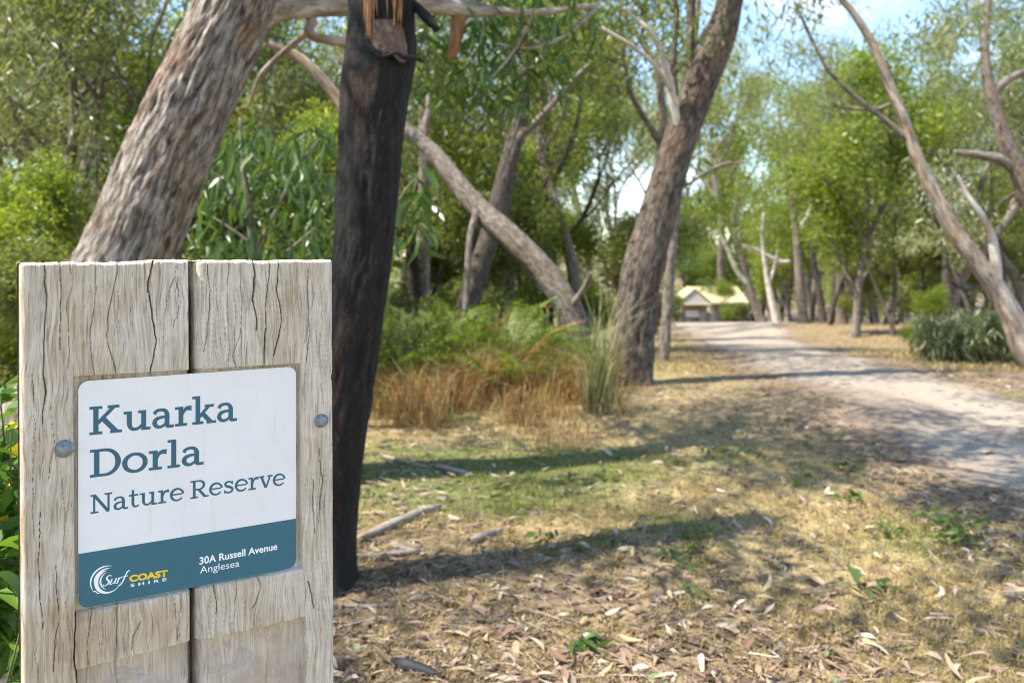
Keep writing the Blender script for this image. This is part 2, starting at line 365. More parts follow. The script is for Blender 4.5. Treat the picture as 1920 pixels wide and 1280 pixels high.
# ------------------------------------------------------------------ wooden sign post
D0 = 1.05
ux, uy = math.cos(R(30.4)), math.sin(R(30.4))           # along the face, to the right and away
X0 = (145-960)/F*D0
nx, ny = uy, -ux                                        # out of the face, towards the camera
def face_uv(px, py):
    k = (px-960)/F
    t_ = (k*D0-X0)/(ux-uy*k); return t_, H-(py-HZ)/F*(D0+uy*t_)
def face_px(t_, z):
    d = D0+uy*t_; return 960+F*(X0+ux*t_)/d, HZ+F*(H-z)/d
def face_pt(t_, z, h):
    """h = height above the face"""
    return np.stack([X0+ux*np.asarray(t_)+nx*np.asarray(h), D0+uy*np.asarray(t_)+ny*np.asarray(h), np.broadcast_to(z, np.shape(t_))], -1)
def seg_dist(px, py, pl):
    d = np.full(px.shape, 1e9)
    for (x0, y0), (x1, y1) in zip(pl[:-1], pl[1:]):
        dx, dy = x1-x0, y1-y0; tt = np.clip(((px-x0)*dx+(py-y0)*dy)/(dx*dx+dy*dy+1e-9), 0, 1)
        d = np.minimum(d, np.hypot(px-x0-tt*dx, py-y0-tt*dy))
    return d
CR = [(1.2, 4, [(84, 490), (84, 522), (89, 560), (82, 618), (81, 666), (83, 735), (78, 800)]), (1.0, 4, [(113, 487), (114, 560), (112, 652)]),
      (1.2, 4, [(131, 487), (136, 529), (124, 573), (129, 622), (127, 690)]), (1.3, 5, [(179, 487), (177, 573), (168, 625), (175, 703)]),
      (1.8, 6, [(221, 485), (217, 518), (208, 560), (201, 597), (199, 639), (218, 700)]), (.7, 1.6, [(249, 485), (247, 573), (237, 690)]),
      (1.3, 5, [(289, 485), (277, 532), (285, 591), (292, 640), (283, 700)]), (5.0, 6, [(288, 490), (281, 520), (277, 545)]), (.9, 4, [(326, 520), (316, 546), (306, 597), (304, 652)]),
      (1.0, 4, [(388, 487), (395, 563), (388, 625), (381, 660)]), (.7, 1.6, [(428, 485), (425, 563), (430, 610)]),
      (1.4, 5, [(449, 485), (451, 529), (454, 563), (450, 625), (438, 666), (443, 690)]), (2.3, 7, [(474, 485), (478, 529), (474, 560), (478, 577), (480, 616)]),
      (1.1, 5, [(506, 485), (505, 518), (497, 573), (498, 615), (495, 690)]), (1.2, 5, [(523, 485), (519, 546), (528, 597), (514, 666)]),
      (.7, 1.6, [(553, 486), (547, 556), (550, 632)]), (.8, 3, [(577, 500), (577, 563), (581, 625), (574, 680)]), (.8, 3, [(600, 520), (604, 600), (598, 700), (606, 760)]),
      (2.2, 7, [(138, 1150), (136, 1218), (141, 1300)]), (1.8, 6, [(170, 1140), (162, 1201), (158, 1300)]), (2.4, 7, [(215, 1130), (216, 1184), (213, 1218), (219, 1300)]),
      (.7, 1.6, [(290, 1120), (289, 1177)]), (.7, 1.6, [(250, 1125), (246, 1200)]), (1.0, 4, [(190, 1140), (188, 1210)]), (1.0, 4, [(325, 1115), (330, 1200)]),
      (1.2, 4, [(478, 1075), (488, 1100), (470, 1140)]), (.9, 4, [(400, 1100), (402, 1150)]), (.9, 4, [(440, 1085), (438, 1130)]), (.8, 4, [(420, 1200), (424, 1290)]), (1.4, 4, [(575, 1090), (585, 1140)]),
      (1.0, 4, [(95, 760), (99, 830), (88, 900)]), (.9, 4, [(60, 700), (64, 800), (58, 900), (62, 1000)]), (.9, 4, [(75, 960), (70, 1050), (76, 1180)]), (1.0, 4, [(112, 880), (120, 960), (113, 1040)]),
      (.9, 3, [(100, 1060), (106, 1150), (98, 1260)]), (.9, 3, [(597, 840), (604, 900), (596, 980)]), (.8, 3, [(585, 900), (588, 1000)])]
rc = np.random.default_rng(3)
for i in range(40):
    x = rc.uniform(45, 350) if i % 2 else rc.uniform(385, 615); y = rc.choice([rc.uniform(487, 640), rc.uniform(1120, 1260), rc.uniform(500, 1250)])
    pl = [(x, y)]
    for j in range(rc.integers(2, 6)): x += rc.normal(0, 4); y += rc.uniform(18, 34); pl.append((x, y))
    CR.append((rc.uniform(.4, .7), rc.uniform(.8, 2.0), pl))
def rect_in(px, py, quad):
    """signed distance (pixels, negative inside) for a convex quad given clockwise on screen"""
    d = np.full(px.shape, -1e9)
    for (x0, y0), (x1, y1) in zip(quad, quad[1:]+quad[:1]):
        l = math.hypot(x1-x0, y1-y0); d = np.maximum(d, ((px-x0)*(y1-y0)-(py-y0)*(x1-x0))/l)
    return d
SIGNREC = [(136, 707), (562, 682), (564, 1066), (138, 1152)]
LOWL = [(140, 1258), (357, 1202), (400, 1500), (142, 1500)]
LOWR = [(340, 1209), (569, 1158), (572, 1500), (340, 1500)]
CHIP = [(139, 990), (150, 988), (150, 1160), (139, 1160)]
def timber(side):
    pl, pr = (32, 353.5) if side == 0 else (359, 623)
    t0, _ = face_uv(pl, 600); t1, _ = face_uv(pr, 600)
    nt_ = int((t1-t0)/.0008); zt = np.concatenate([np.linspace(-.02, .66, 60)[:-1], np.arange(.66, 1.243, .001)])
    tt = np.linspace(t0, t1, nt_)
    T, Zz = np.meshgrid(tt, zt, indexing='ij')
    lean = 0.0006*(1.24-Zz)*6
    px, py = face_px(T, Zz)
    pyn = py + 2.2*fbm(px*.05, py*.02, 1, 3, 91)
    h = .0012*fbm(T*14, Zz*5, side*7, 3, 51)
    wz = T + .004*fbm(T*20, Zz*9, 2, 3, 53)
    gr = fbm(wz*260, Zz*7, side*3, 3, 52); h -= .0011*np.clip(gr, 0, 1)+.0004*np.abs(gr)
    # saw marks
    if side == 1: h += .00026*np.sin((py-475+.18*px+8*fbm(px*.01, py*.01, 0, 2, 8))*.55)*ss(-.3, .3, fbm(px*.012, py*.012, 0, 2, 18))
    wob = 3.0*fbm(px*.03, py*.03, 4, 2, 98) + 1.5*fbm(px*.1, py*.08, 4, 3, 99)
    soil_or_crack_shade = np.zeros(T.shape)  # painted crack shade per vertex, darkest on each centre line
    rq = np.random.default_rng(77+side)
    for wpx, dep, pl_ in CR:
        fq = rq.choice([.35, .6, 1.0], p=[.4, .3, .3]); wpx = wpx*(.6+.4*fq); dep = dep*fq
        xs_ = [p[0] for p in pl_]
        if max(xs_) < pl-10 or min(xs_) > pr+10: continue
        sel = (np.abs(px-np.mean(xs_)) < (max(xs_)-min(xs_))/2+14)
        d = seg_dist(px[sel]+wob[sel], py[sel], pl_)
        wloc = wpx*(.35+.75*ss(-.5, .5, fbm(px[sel]*.02, py[sel]*.03, 3, 2, 5))); soil_or_crack_shade[sel] = np.maximum(soil_or_crack_shade[sel], min(.85, dep/6)*np.exp(-(d/(wloc*.5+.5))**2))
        hh = np.zeros(h.shape); hh[sel] = -(dep*1.9/1000)*np.exp(-(d/(wpx*.55*(.55+.75*ss(-.5, .5, fbm(px[sel]*.02, py[sel]*.03, 3, 2, 5)))))**2); h = np.minimum(h, np.where(hh < -.0002, h+hh, h))
    stain = .5*ss(1120, 1150, py)*(1-ss(1215, 1245, py+.26*(px-215)))*(px < 356) + .25*ss(.1, .5, fbm(px*.02, py*.006, 0, 3, 12))
    rd = rect_in(px, py, SIGNREC)
    h = h*(1-.6*(rd < 0)) - .0095*(1-ss(-.8, .8, rd))
    ed = 1.8*fbm(px*.07, py*.07, 0, 3, 14)
    lowq = LOWL if side == 0 else LOWR
    rl = rect_in(px, py, lowq)+ed
    rl2 = rl if side == 0 else np.maximum(rl, 0*rl-1e3)
    h = h - .0130*(1-ss(-1, 1, rl))
    gl = ss(.05, .22, fbm(px*.022, py*.03, 0, 4, 66)-.03)*(rl < -6)*ss(6, 14, px-150)
    pan = (1-ss(-5, -1.5, rl)); h = np.where(rl < -2, h*.55-.0130*.45, h)
    h = h + .0016*gl + .0009*gl*np.sin(px*.25+py*.35+3*fbm(px*.05, py*.05, 0, 3, 4))
    # rounded arrises
    el = (px-pl); er = (pr-px)
    wl, wr = ((15, 2.5) if side == 0 else (23, 3.5))
    hl = .016 if side == 0 else .030
    h = h - hl*(1-np.sqrt(np.clip(1-(1-np.clip(el/wl, 0, 1))**2, 0, 1)))
    h = h - .003*(1-np.sqrt(np.clip(1-(1-np.clip(er/wr, 0, 1))**2, 0, 1)))
    if side == 1:   # nick in the outer edge
        nd = np.hypot((px-624)/5, (py-708)/9); h = h - .006*np.exp(-nd**2*1.2)
    ztop = 1.24 + .0016*fbm(tt*30, 0*tt, side, 3, 44) - .003*np.clip(fbm(tt*160, 0*tt, side+3, 3, 46)-.1, 0, 1) - (.0015 if side == 0 else 0)
    if side == 0: ztop = ztop + .0022*ss(.03, .12, tt)
    Zz = Zz*1.0; k = Zz > 1.1
    Zz[k] = 1.1 + (Zz[k]-1.1)*np.broadcast_to(((ztop-1.1)/(zt[-1]-1.1))[:, None], Zz.shape)[k]
    h = h - .004*ss(.004, 0, np.broadcast_to(ztop[:, None], Zz.shape)-Zz)**2
    tl = T + .0042*(1.24-Zz)                     # a touch out of plumb
    V = face_pt(tl, Zz, h).reshape(-1, 3)
    nr, nc = T.shape; idx = np.arange(nr*nc).reshape(nr, nc)
    q = np.stack([idx[:-1, :-1], idx[1:, :-1], idx[1:, 1:], idx[:-1, 1:]], -1).reshape(-1, 4)
    # back: ring of the border pushed through the thickness
    ring = np.concatenate([idx[:, 0], idx[-1, 1:], idx[-2::-1, -1], idx[0, -2:0:-1]])
    th = .075
    Vb = V[ring].copy(); tb = tl.reshape(-1)[ring]; zb = Zz.reshape(-1)[ring]
    steps = [.006, .02, .045, th]
    allV = [V]; base = len(V); prev = ring; qs = [q]
    for s_ in steps:
        jz = .0012*fbm(tb*60, zb*3+s_*40, s_*90, 2, 71)
        Vr = face_pt(tb, zb+np.where(zb > 1.2, jz-.02*max(0, s_-.045), 0), -s_+0*tb)
        allV.append(Vr); cur = np.arange(base, base+len(ring)); base += len(ring)
        qs.append(np.stack([prev, np.roll(prev, -1), np.roll(cur, -1), cur], -1)[:, ::-1]); prev = cur
    allV.append(Vr.mean(0, keepdims=True)); tri = np.stack([prev, np.roll(prev, -1), np.full(len(prev), base)], -1)[:, ::-1]
    V = np.concatenate(allV)
    n0 = nr*nc; dd_ = np.zeros(len(V)); dd_[:n0] = soil_or_crack_shade.ravel()
    tq = (V[:, 0]-X0)*ux+(V[:, 1]-D0)*uy; hq = (V[:, 0]-X0)*nx+(V[:, 1]-D0)*ny; wq = tq+.010*fbm(tq*13, V[:, 2]*6, side*5, 3, 203)+.0035*fbm(tq*40, V[:, 2]*22, side*5, 2, 205)
    V = np.c_[V, wq+side*3.3, hq, V[:, 2]]
    st = np.zeros(len(V)); st[:n0] = np.clip(stain, 0, 1).ravel(); gg = np.zeros(len(V)); gg[:n0] = np.maximum(gl*.85, pan*.42).ravel()
    return make_mesh('timber', V, [np.concatenate(qs), tri], M['timber'], attrs={'stain': st, 'glue': gg, 'soil_or_crack_shade': dd_})
post = empty('wooden_sign_post', (X0+ux*.14, D0+uy*.14, 0))
tag(post, 'weathered grey timber post of two planks holding the white and teal nature reserve sign', 'sign post')
def child(name, me, parent=post, keep=True):
    o = obj(name, me, parent)
    if keep and parent.parent is None: o.matrix_parent_inverse = Matrix.Translation(-Vector(parent.location))
    return o
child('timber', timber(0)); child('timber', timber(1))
SG_T0, SG_Z0, SG_W, SG_H = .0012, 1.0868, .2795, .2905
HP = -.0048                                           # panel front below the timber face
def rrect(x0, y0, x1, y1, r, n=10, corners=(1, 1, 1, 1)):
    pts = []
    for (cx, cy, a0), c_ in zip(((x1-r, y0+r, -90), (x1-r, y1-r, 0), (x0+r, y1-r, 90), (x0+r, y0+r, 180)), corners):
        if c_:
            for i in range(n+1): a = R(a0+90*i/n); pts.append((cx+r*math.cos(a), cy+r*math.sin(a)))
        else:
            a = R(a0+45); pts.append((cx+r*(1 if math.cos(a) > 0 else -1), cy+r*(1 if math.sin(a) > 0 else -1)))
    return np.array(pts)
def sg(u_, v_, h): return face_pt(SG_T0+np.asarray(u_), SG_Z0-np.asarray(v_), h)
def slab(poly, h1, h0, mats):
    n = len(poly); tp = sg(poly[:, 0], poly[:, 1], np.full(n, h1)); bt = sg(poly[:, 0], poly[:, 1], np.full(n, h0))
    V = np.concatenate([tp, bt]); i = np.arange(n); j = (i+1) % n
    side = np.stack([i, j, j+n, i+n], -1)
    return V, i[None, :], side
pl_ = rrect(0, 0, SG_W, SG_H, .0125)
V_, top_, side_ = slab(pl_, HP, HP-.003, None)
panel = child('sign_panel', make_mesh('sign_panel', V_, [top_, side_], [M['panel'], M['edge']], smooth=False, midx=np.r_[0, np.ones(len(side_), int)]))
BANDV = SG_H*.757
bp = rrect(.0002, BANDV, SG_W-.0002, SG_H-.0002, .0123, corners=(0, 1, 1, 0))
V_, top_, side_ = slab(bp, HP+.0003, HP, None)
child('teal_band', make_mesh('teal_band', V_, [top_, side_], M['teal'], smooth=False), panel)
fb = np.array([(-.004, SG_H-.02), (.0125, SG_H-.02), (.0125, SG_H+.0022), (-.004, SG_H+.0022)]); V_, top_, side_ = slab(fb, HP-.0032, HP-.0044, None)
child('backing_board', make_mesh('backing_board', V_, [top_, side_], M['foam'], smooth=False), post)

# --- lettering
class Ink:
    def __init__(s): s.V = []; s.F = []; s.n = 0; s.k = 0
    def ribbon(s, pts, wd):
        p = np.asarray(pts, float); w_ = np.broadcast_to(np.asarray(wd, float), (len(p),)) if np.ndim(wd) == 0 or len(np.atleast_1d(wd)) == len(p) else np.interp(np.linspace(0, 1, len(p)), np.linspace(0, 1, len(wd)), wd)
        d = np.gradient(p, axis=0); d /= np.linalg.norm(d, axis=1, keepdims=True)+1e-12; nn = np.stack([-d[:, 1], d[:, 0]], -1)
        a = p+nn*w_[:, None]/2; b2 = p-nn*w_[:, None]/2; n = len(p); i = np.arange(n-1)
        s.add(np.concatenate([a, b2]), np.stack([i+n, i+1+n, i+1, i], -1))
    def rect(s, x0, y0, x1, y1): s.add(np.array([(x0, y0), (x1, y0), (x1, y1), (x0, y1)]), np.array([[0, 1, 2, 3]]))
    def add(s, V, Fq):
        s.V.append(np.c_[V, np.full(len(V), s.k*4e-6)]); s.k = (s.k+1) % 24; s.F.append(Fq+s.n); s.n += len(V)
def smooth_pts(pts, n=8):
    p = np.asarray(pts, float); P_ = np.vstack([2*p[0]-p[1], p, 2*p[-1]-p[-2]]); out = []
    for i in range(1, len(P_)-2):
        for t_ in np.linspace(0, 1, n, endpoint=False):
            a, b_, c_, d_ = P_[i-1:i+3]
            out.append(.5*(2*b_+(c_-a)*t_+(2*a-5*b_+4*c_-d_)*t_**2+(3*b_-a-3*c_+d_)*t_**3))
    out.append(p[-1]); return np.array(out)
def arc(cx, cy, rx, ry, a0, a1, n=22):
    a = np.radians(np.linspace(a0, a1, n)); return np.stack([cx+rx*np.cos(a), cy+ry*np.sin(a)], -1)
def glyph(I, ch, x, wt=1.0):
    """slab serif letter, cap height 1, drawn into a list of ribbons; returns the advance"""
    s = .165*wt; e = .095*(.35+.65*wt); xh = .72; h = []
    class J:
        def rect(_, a, b_, c_, d_): I.rect(x+a, b_, x+c_, d_)
        def rib(_, p, w_): I.ribbon(np.asarray(p, float)+np.array([x, 0]), w_)
        def cur(_, p, w_): _.rib(smooth_pts(p), w_)
    j = J()
    def stem(cx, y0, y1): j.rect(cx-s/2, y0, cx+s/2, y1)
    if ch == 'K':
        stem(.225, 0, 1); j.rect(0, 0, .45, e); j.rect(0, 1-e, .45, 1); j.rib([(.29, .40), (.86, .95)], .12*wt); j.rect(.63, 1-e, 1.05, 1)
        j.rib([(.47, .55), (.93, .05)], s); j.rect(.72, 0, 1.14, e); return 1.20
    if ch == 'u':
        j.rect(0, xh-e, .28, xh); j.cur([(.20, xh), (.20, .45), (.205, .25), (.27, .10), (.42, .058), (.57, .11), (.66, .22)], [s, s, s, .12*wt, .105*wt, .1*wt, .07*wt])
        stem(.72, 0, xh); j.rect(.52, xh-e, .72, xh); j.rect(.72, 0, .97, e); return 1.02
    if ch == 'a':
        j.cur([(.09, .53), (.16, .63), (.33, .672), (.49, .63), (.56, .49), (.56, .30), (.565, .12), (.62, .045), (.82, .045)], [.13*wt, .11*wt, .095*wt, .12*wt, s, s, s, .11*wt, e])
        j.cur([(.53, .40), (.36, .40), (.17, .34), (.10, .21), (.16, .09), (.29, .045), (.43, .09), (.53, .20)], [.085*wt, .095*wt, .13*wt, .16*wt, .13*wt, .1*wt, .09*wt, .07*wt]); return .86
    if ch == 'r':
        stem(.225, 0, xh); j.rect(0, 0, .46, e); j.rect(0, xh-e, .225, xh); j.cur([(.28, .40), (.35, .56), (.46, .645), (.63, .64)], [.06*wt, .1*wt, .14*wt, .17*wt]); return .66
    if ch == 'k':
        stem(.215, 0, 1.06); j.rect(0, 1.06-e, .215, 1.06); j.rect(0, 0, .43, e); j.rib([(.27, .27), (.66, .68)], .11*wt); j.rect(.48, xh-e, .84, xh)
        j.rib([(.39, .40), (.72, .045)], s*.95); j.rect(.55, 0, .93, e); return .95
    if ch == 'D':
        stem(.225, 0, 1); j.rect(0, 0, .52, e); j.rect(0, 1-e, .52, 1); j.rib(arc(.50, .5, .44, .5-e/2, 90, -90, 30), [e, .13*wt, .18*wt, .13*wt, e]); return 1.08
    if ch == 'o':
        j.rib(arc(.44, .36, .355, .318, 0, 360, 48), [s, .095*wt, s, .095*wt, s]); return .92
    if ch == 'l':
        stem(.225, 0, 1.06); j.rect(0, 1.06-e, .225, 1.06); j.rect(0, 0, .45, e); return .50
    if ch == 'N':
        j.rect(.14, 0, .14+.12*wt, 1); j.rect(0, 0, .42, e); j.rect(0, 1-e, .30, 1); j.rib([(.20, .97), (.93, .03)], s); j.rect(.92-.02, 0, .92+.10*wt, 1); j.rect(.74, 1-e, 1.16, 1); return 1.2
    if ch == 't':
        j.rect(0, xh-e, .52, xh); j.cur([(.22, .96), (.22, .5), (.22, .22), (.28, .08), (.40, .05), (.54, .10)], [s*.8, s, s, .13*wt, .1*wt, .1*wt]); return .60
    if ch == 'e':
        j.rect(.12, .335, .72, .335+.085*wt); j.rib(arc(.43, .36, .345, .318, 4, 322, 44), [.14*wt, .1*wt, .13*wt, s, .13*wt, .1*wt, .1*wt]); return .86
    if ch == 'R':
        stem(.225, 0, 1); j.rect(0, 0, .45, e); j.rect(0, 1-e, .52, 1); j.rect(.2, .44, .52, .44+e); j.rib(arc(.5, .715, .30, .285-e/2, 90, -90, 22), [e, .13*wt, s, .13*wt, e])
        j.rib([(.50, .46), (.86, .045)], s*.95); j.rect(.76, 0, 1.08, e); return 1.10
    if ch == 's':
        j.cur([(.56, .55), (.46, .64), (.31, .672), (.165, .62), (.13, .52), (.21, .43), (.37, .37), (.53, .29), (.565, .18), (.48, .085), (.32, .047), (.19, .08), (.09, .17)], [.09*wt, .1*wt, .1*wt, .13*wt, .14*wt, .15*wt, .15*wt, .15*wt, .14*wt, .12*wt, .1*wt, .1*wt, .09*wt])
        j.rect(.525, .50, .60, .69); j.rect(.06, .03, .13, .22); return .70
    if ch == 'v':
        j.rib([(.16, .68), (.43, .02)], s*.95); j.rib([(.72, .68), (.46, .02)], .11*wt); j.rect(0, xh-e, .34, xh); j.rect(.54, xh-e, .88, xh); return .88
    if ch == ' ': return .34
    return .5
def sgpx(px, py):
    t_, z = face_uv(px, py); return t_-SG_T0, SG_Z0-z
def place_ink(I, name, xy0, xy1, cap, m, h, parent, shear=0.0, xw=None):
    V = np.concatenate(I.V); Fq = np.concatenate(I.F)
    (u0, v0), (u1, v1) = xy0, xy1
    sx = (u1-u0)/(xw if xw else V[:, 0].max()-V[:, 0].min())
    uu = u0+(V[:, 0]-(0 if xw else V[:, 0].min())+shear*V[:, 1])*sx; vv = v0+(v1-v0)*(uu-u0)/(u1-u0)-V[:, 1]*cap
    return child(name, make_mesh(name, sg(uu, vv, h+V[:, 2]), Fq, m, smooth=False), parent)
def word(text, wt=1.0):
    I = Ink(); x = 0
    for ch in text: x += glyph(I, ch, x, wt)
    return I
place_ink(word('Kuarka', 1.1), 'title_lettering', sgpx(168, 817), sgpx(446, 789), .0363, M['ink'], HP+.0002, panel)
place_ink(word('Dorla', 1.1), 'title_lettering', sgpx(169, 897), sgpx(383, 871), .0357, M['ink'], HP+.0002, panel)
place_ink(word('Nature Reserve', .95), 'subtitle_lettering', sgpx(170, 965), sgpx(537, 910), .0242, M['ink'], HP+.0002, panel)
def font_text(body, name, xy0, xy1, cap, m, h, parent, off=0.0, spacing=1.0):
    cu = bpy.data.curves.new(name, 'FONT'); cu.body = body; cu.offset = off; cu.space_character = spacing; cu.resolution_u = 4
    o = bpy.data.objects.new(name, cu); link(o); dg = bpy.context.evaluated_depsgraph_get(); dg.update()
    me = bpy.data.meshes.new_from_object(o.evaluated_get(dg)); bpy.data.objects.remove(o)
    n = len(me.vertices); co = np.zeros(n*3); me.vertices.foreach_get('co', co); co = co.reshape(-1, 3)
    capm = .729 if True else 1
    (u0, v0), (u1, v1) = xy0, xy1
    x = co[:, 0]; uu = u0+(x-x.min())/(x.max()-x.min())*(u1-u0); vv = v0+(v1-v0)*(uu-u0)/(u1-u0)-co[:, 1]/capm*cap
    me.vertices.foreach_set('co', sg(uu, vv, h+0*uu).astype(np.float32).ravel()); me.materials.clear(); me.materials.append(m); me.update()
    return child(name, me, parent)
font_text('30A Russell Avenue', 'address_lettering', sgpx(375, 1059.5), sgpx(521.5, 1031), .0100, M['white'], HP+.0006, panel, off=.022)
font_text('Anglesea', 'address_lettering', sgpx(376, 1076.5), sgpx(450, 1063), .0100, M['white'], HP+.0006, panel)
font_text('COAST', 'logo_lettering', sgpx(243, 1092), sgpx(315.5, 1081), .0083, M['yellow'], HP+.0006, panel, off=.05)
font_text('SHIRE', 'logo_lettering', sgpx(245.5, 1102), sgpx(313, 1090), .0042, M['white'], HP+.0006, panel, off=.02, spacing=1.7)
I = Ink()    # Surf, in a slanted script
def sl(p): p = smooth_pts(p, 8); p[:, 0] += .32*p[:, 1]; return p
I.ribbon(sl([(.40, .85), (.30, .98), (.16, .95), (.10, .78), (.22, .58), (.38, .40), (.40, .18), (.26, .03), (.08, .04), (.0, .2)]), [.07, .07, .09, .13, .15, .15, .13, .08, .07, .07])
I.ribbon(sl([(.56, .58), (.58, .40), (.56, .14), (.64, .03), (.80, .14), (.88, .34)]), [.10, .12, .12, .08, .06, .05]); I.ribbon(sl([(.90, .58), (.90, .35), (.90, .08), (1.0, .04)]), [.12, .12, .1, .06])
I.ribbon(sl([(1.10, .56), (1.12, .35), (1.11, 0)]), [.10, .12, .12]); I.ribbon(sl([(1.13, .30), (1.2, .48), (1.34, .56)]), [.06, .08, .12])
I.ribbon(sl([(1.78, .98), (1.70, 1.06), (1.60, .98), (1.56, .6), (1.54, .2), (1.50, -.12), (1.38, -.26), (1.26, -.2)]), [.09, .07, .1, .12, .12, .1, .07, .08]); I.ribbon(sl([(1.38, .56), (1.78, .56)]), .07)
place_ink(I, 'logo_script', sgpx(192, 1101), sgpx(244.5, 1090), .0128, M['white'], HP+.0006, panel, xw=2.12)
I = Ink()    # breaking wave swirl
I.ribbon(arc(0, 0, 1.0, 1.0, 70, 208, 34), [.02, .10, .12, .10, .05]); I.ribbon(arc(.13, -.02, .84, .84, 82, 196, 30), [.02, .12, .18, .22, .10])
I.ribbon(arc(.16, -.10, .80, .80, 100, 345, 44), [.02, .16, .26, .22, .12, .05, .01]); I.ribbon(arc(.34, -.05, .72, .7, 118, 240, 26), [.02, .08, .12, .08, .02])
I.ribbon(smooth_pts([(-.90, -.52), (-.78, -.66), (-.70, -.62), (-.58, -.80), (-.40, -.86)]), [.02, .06, .05, .06, .02])
V = np.concatenate(I.V); u0, v0 = sgpx(200, 1089); rr = .0183
child('logo_wave', make_mesh('logo_wave', sg(u0+V[:, 0]*rr, v0-V[:, 1]*rr-.0*V[:, 0], HP+.0006+V[:, 2]), np.concatenate(I.F), M['white'], smooth=False), panel)
# dents and grime spots on the panel
def dome(px, py, rad_px, hgt, h0, name, m, parent=post, n=28, rings=9, flat_=.0):
    t_, z = face_uv(px, py); d = D0+uy*t_; r = rad_px/F*d; V = []; 
    prof = [(1.0, 0.0), (1.0, .12)] + [(math.cos(a)*1.0, .12+.88*math.sin(a)) for a in np.linspace(.12, PI/2-.02, rings)]
    for k_, (pr_, ph_) in enumerate(prof):
        a = np.linspace(0, 2*PI, n, endpoint=False); rj = r*pr_*(1+.02*np.sin(3*a+1)+.015*np.sin(5*a))
        V.append(face_pt(t_+rj*np.cos(a)*1.02, z+rj*np.sin(a), h0+hgt*ph_+0*a))
    V.append(face_pt(np.array([t_]), z, np.array([h0+hgt]))); V = np.concatenate(V); q = []
    i = np.arange(n); j = (i+1) % n
    for k_ in range(len(prof)-1): q.append(np.stack([k_*n+i, k_*n+j, (k_+1)*n+j, (k_+1)*n+i], -1))
    k_ = len(prof)-1; tri = np.stack([k_*n+i, k_*n+j, np.full(n, (k_+1)*n)], -1)
    return child(name, make_mesh(name, V, [np.concatenate(q), tri], m), parent)
dome(121, 841, 16.5, .0075, -.001, 'bolt', M['bolt']); dome(602.5, 788.5, 13, .0070, -.001, 'bolt', M['bolt'])

# ------------------------------------------------------------------ trees
def frames(p):
    d = np.gradient(p, axis=0); d /= np.linalg.norm(d, axis=1, keepdims=True)+1e-12
    ref = np.array([0.13, -1.0, 0.07]); ref = ref/np.linalg.norm(ref)
    a = np.cross(d, ref); a /= np.linalg.norm(a, axis=1, keepdims=True)+1e-9; b_ = np.cross(d, a); return d, a, b_
def resample(p, r, step):
    p = np.asarray(p, float); r = np.asarray(r, float); l = np.r_[0, np.cumsum(np.linalg.norm(np.diff(p, axis=0), axis=1))]
    sp = smooth_pts(np.c_[p, r], 12); l2 = np.r_[0, np.cumsum(np.linalg.norm(np.diff(sp[:, :3], axis=0), axis=1))]
    n = max(4, int(l2[-1]/step)); s_ = np.linspace(0, l2[-1], n)
    q = np.stack([np.interp(s_, l2, sp[:, i]) for i in range(4)], -1); return q[:, :3], np.maximum(q[:, 3], .001), s_
def tube(p, r, seg=12, step=.1, disp=0.0, fr=(5, 1.2), seed=0, flare=None, cap=True, ridged=True):
    p, r, s_ = resample(p, r, step); d, a, b_ = frames(p); n = len(p)
    ang = np.linspace(0, 2*PI, seg, endpoint=False); A, Sg = np.meshgrid(ang, s_); Rr = np.broadcast_to(r[:, None], A.shape).copy()
    if disp:
        rm = r.mean(); cx, sx = np.cos(A)*rm*fr[0]*2, np.sin(A)*rm*fr[0]*2
        warp = .35*fbm(cx*.5, sx*.5, Sg*fr[1]*1.5, 2, seed+3)
        nz = fbm(cx+warp, sx+warp, Sg*fr[1], 4, seed)
        if ridged: nz = .55-1.9*np.abs(nz)+.35*fbm(cx*2.2, sx*2.2, Sg*fr[1]*3, 2, seed+9)
        nz = nz*(.35+1.25*ss(-.45, .5, fbm(cx*.12, sx*.12, Sg*1.1, 3, seed+31)))
        Rr += disp*nz + .08*r[:, None]*fbm(np.cos(A), np.sin(A), Sg*1.3, 2, seed+5)
    if flare is not None:
        fl = np.exp(-Sg/flare[1])*flare[0]*(1+.5*np.cos(3*A+seed)+.3*np.cos(5*A+seed*2)); Rr += np.maximum(fl, 0)*r[0]
    V = (p[:, None, :]+Rr[..., None]*(np.cos(A)[..., None]*a[:, None, :]+np.sin(A)[..., None]*b_[:, None, :])).reshape(-1, 3)
    rb = float(r.mean()); BK = np.stack([np.cos(A)*rb+seed*1.37, np.sin(A)*rb, Sg], -1).reshape(-1, 3); V = np.c_[V, BK]
    idx = np.arange(n*seg).reshape(n, seg); q = np.stack([idx[:-1], np.roll(idx[:-1], -1, 1), np.roll(idx[1:], -1, 1), idx[1:]], -1).reshape(-1, 4)
    tr = np.zeros((0, 3), int)
    if cap:
        V = np.vstack([V, np.r_[p[-1]+d[-1]*r[-1]*.3, BK[-1]]]); tr = np.stack([idx[-1], np.roll(idx[-1], -1), np.full(seg, len(V)-1)], -1)
    return V, q, tr
def join(parts):
    Vs, qs, ts = [], [], []; n = 0
    for V, q, tr in parts:
        Vs.append(V); qs.append(q+n); ts.append(tr+n); n += len(V)
    return np.concatenate(Vs), [np.concatenate(qs), np.concatenate(ts)]
def pxpath(pts):
    """pts: (px, py, depth, width in photo pixels)"""
    return np.array([P(a, b_, d) for a, b_, d, w_ in pts]), np.array([w_/2/F*d for a, b_, d, w_ in pts])

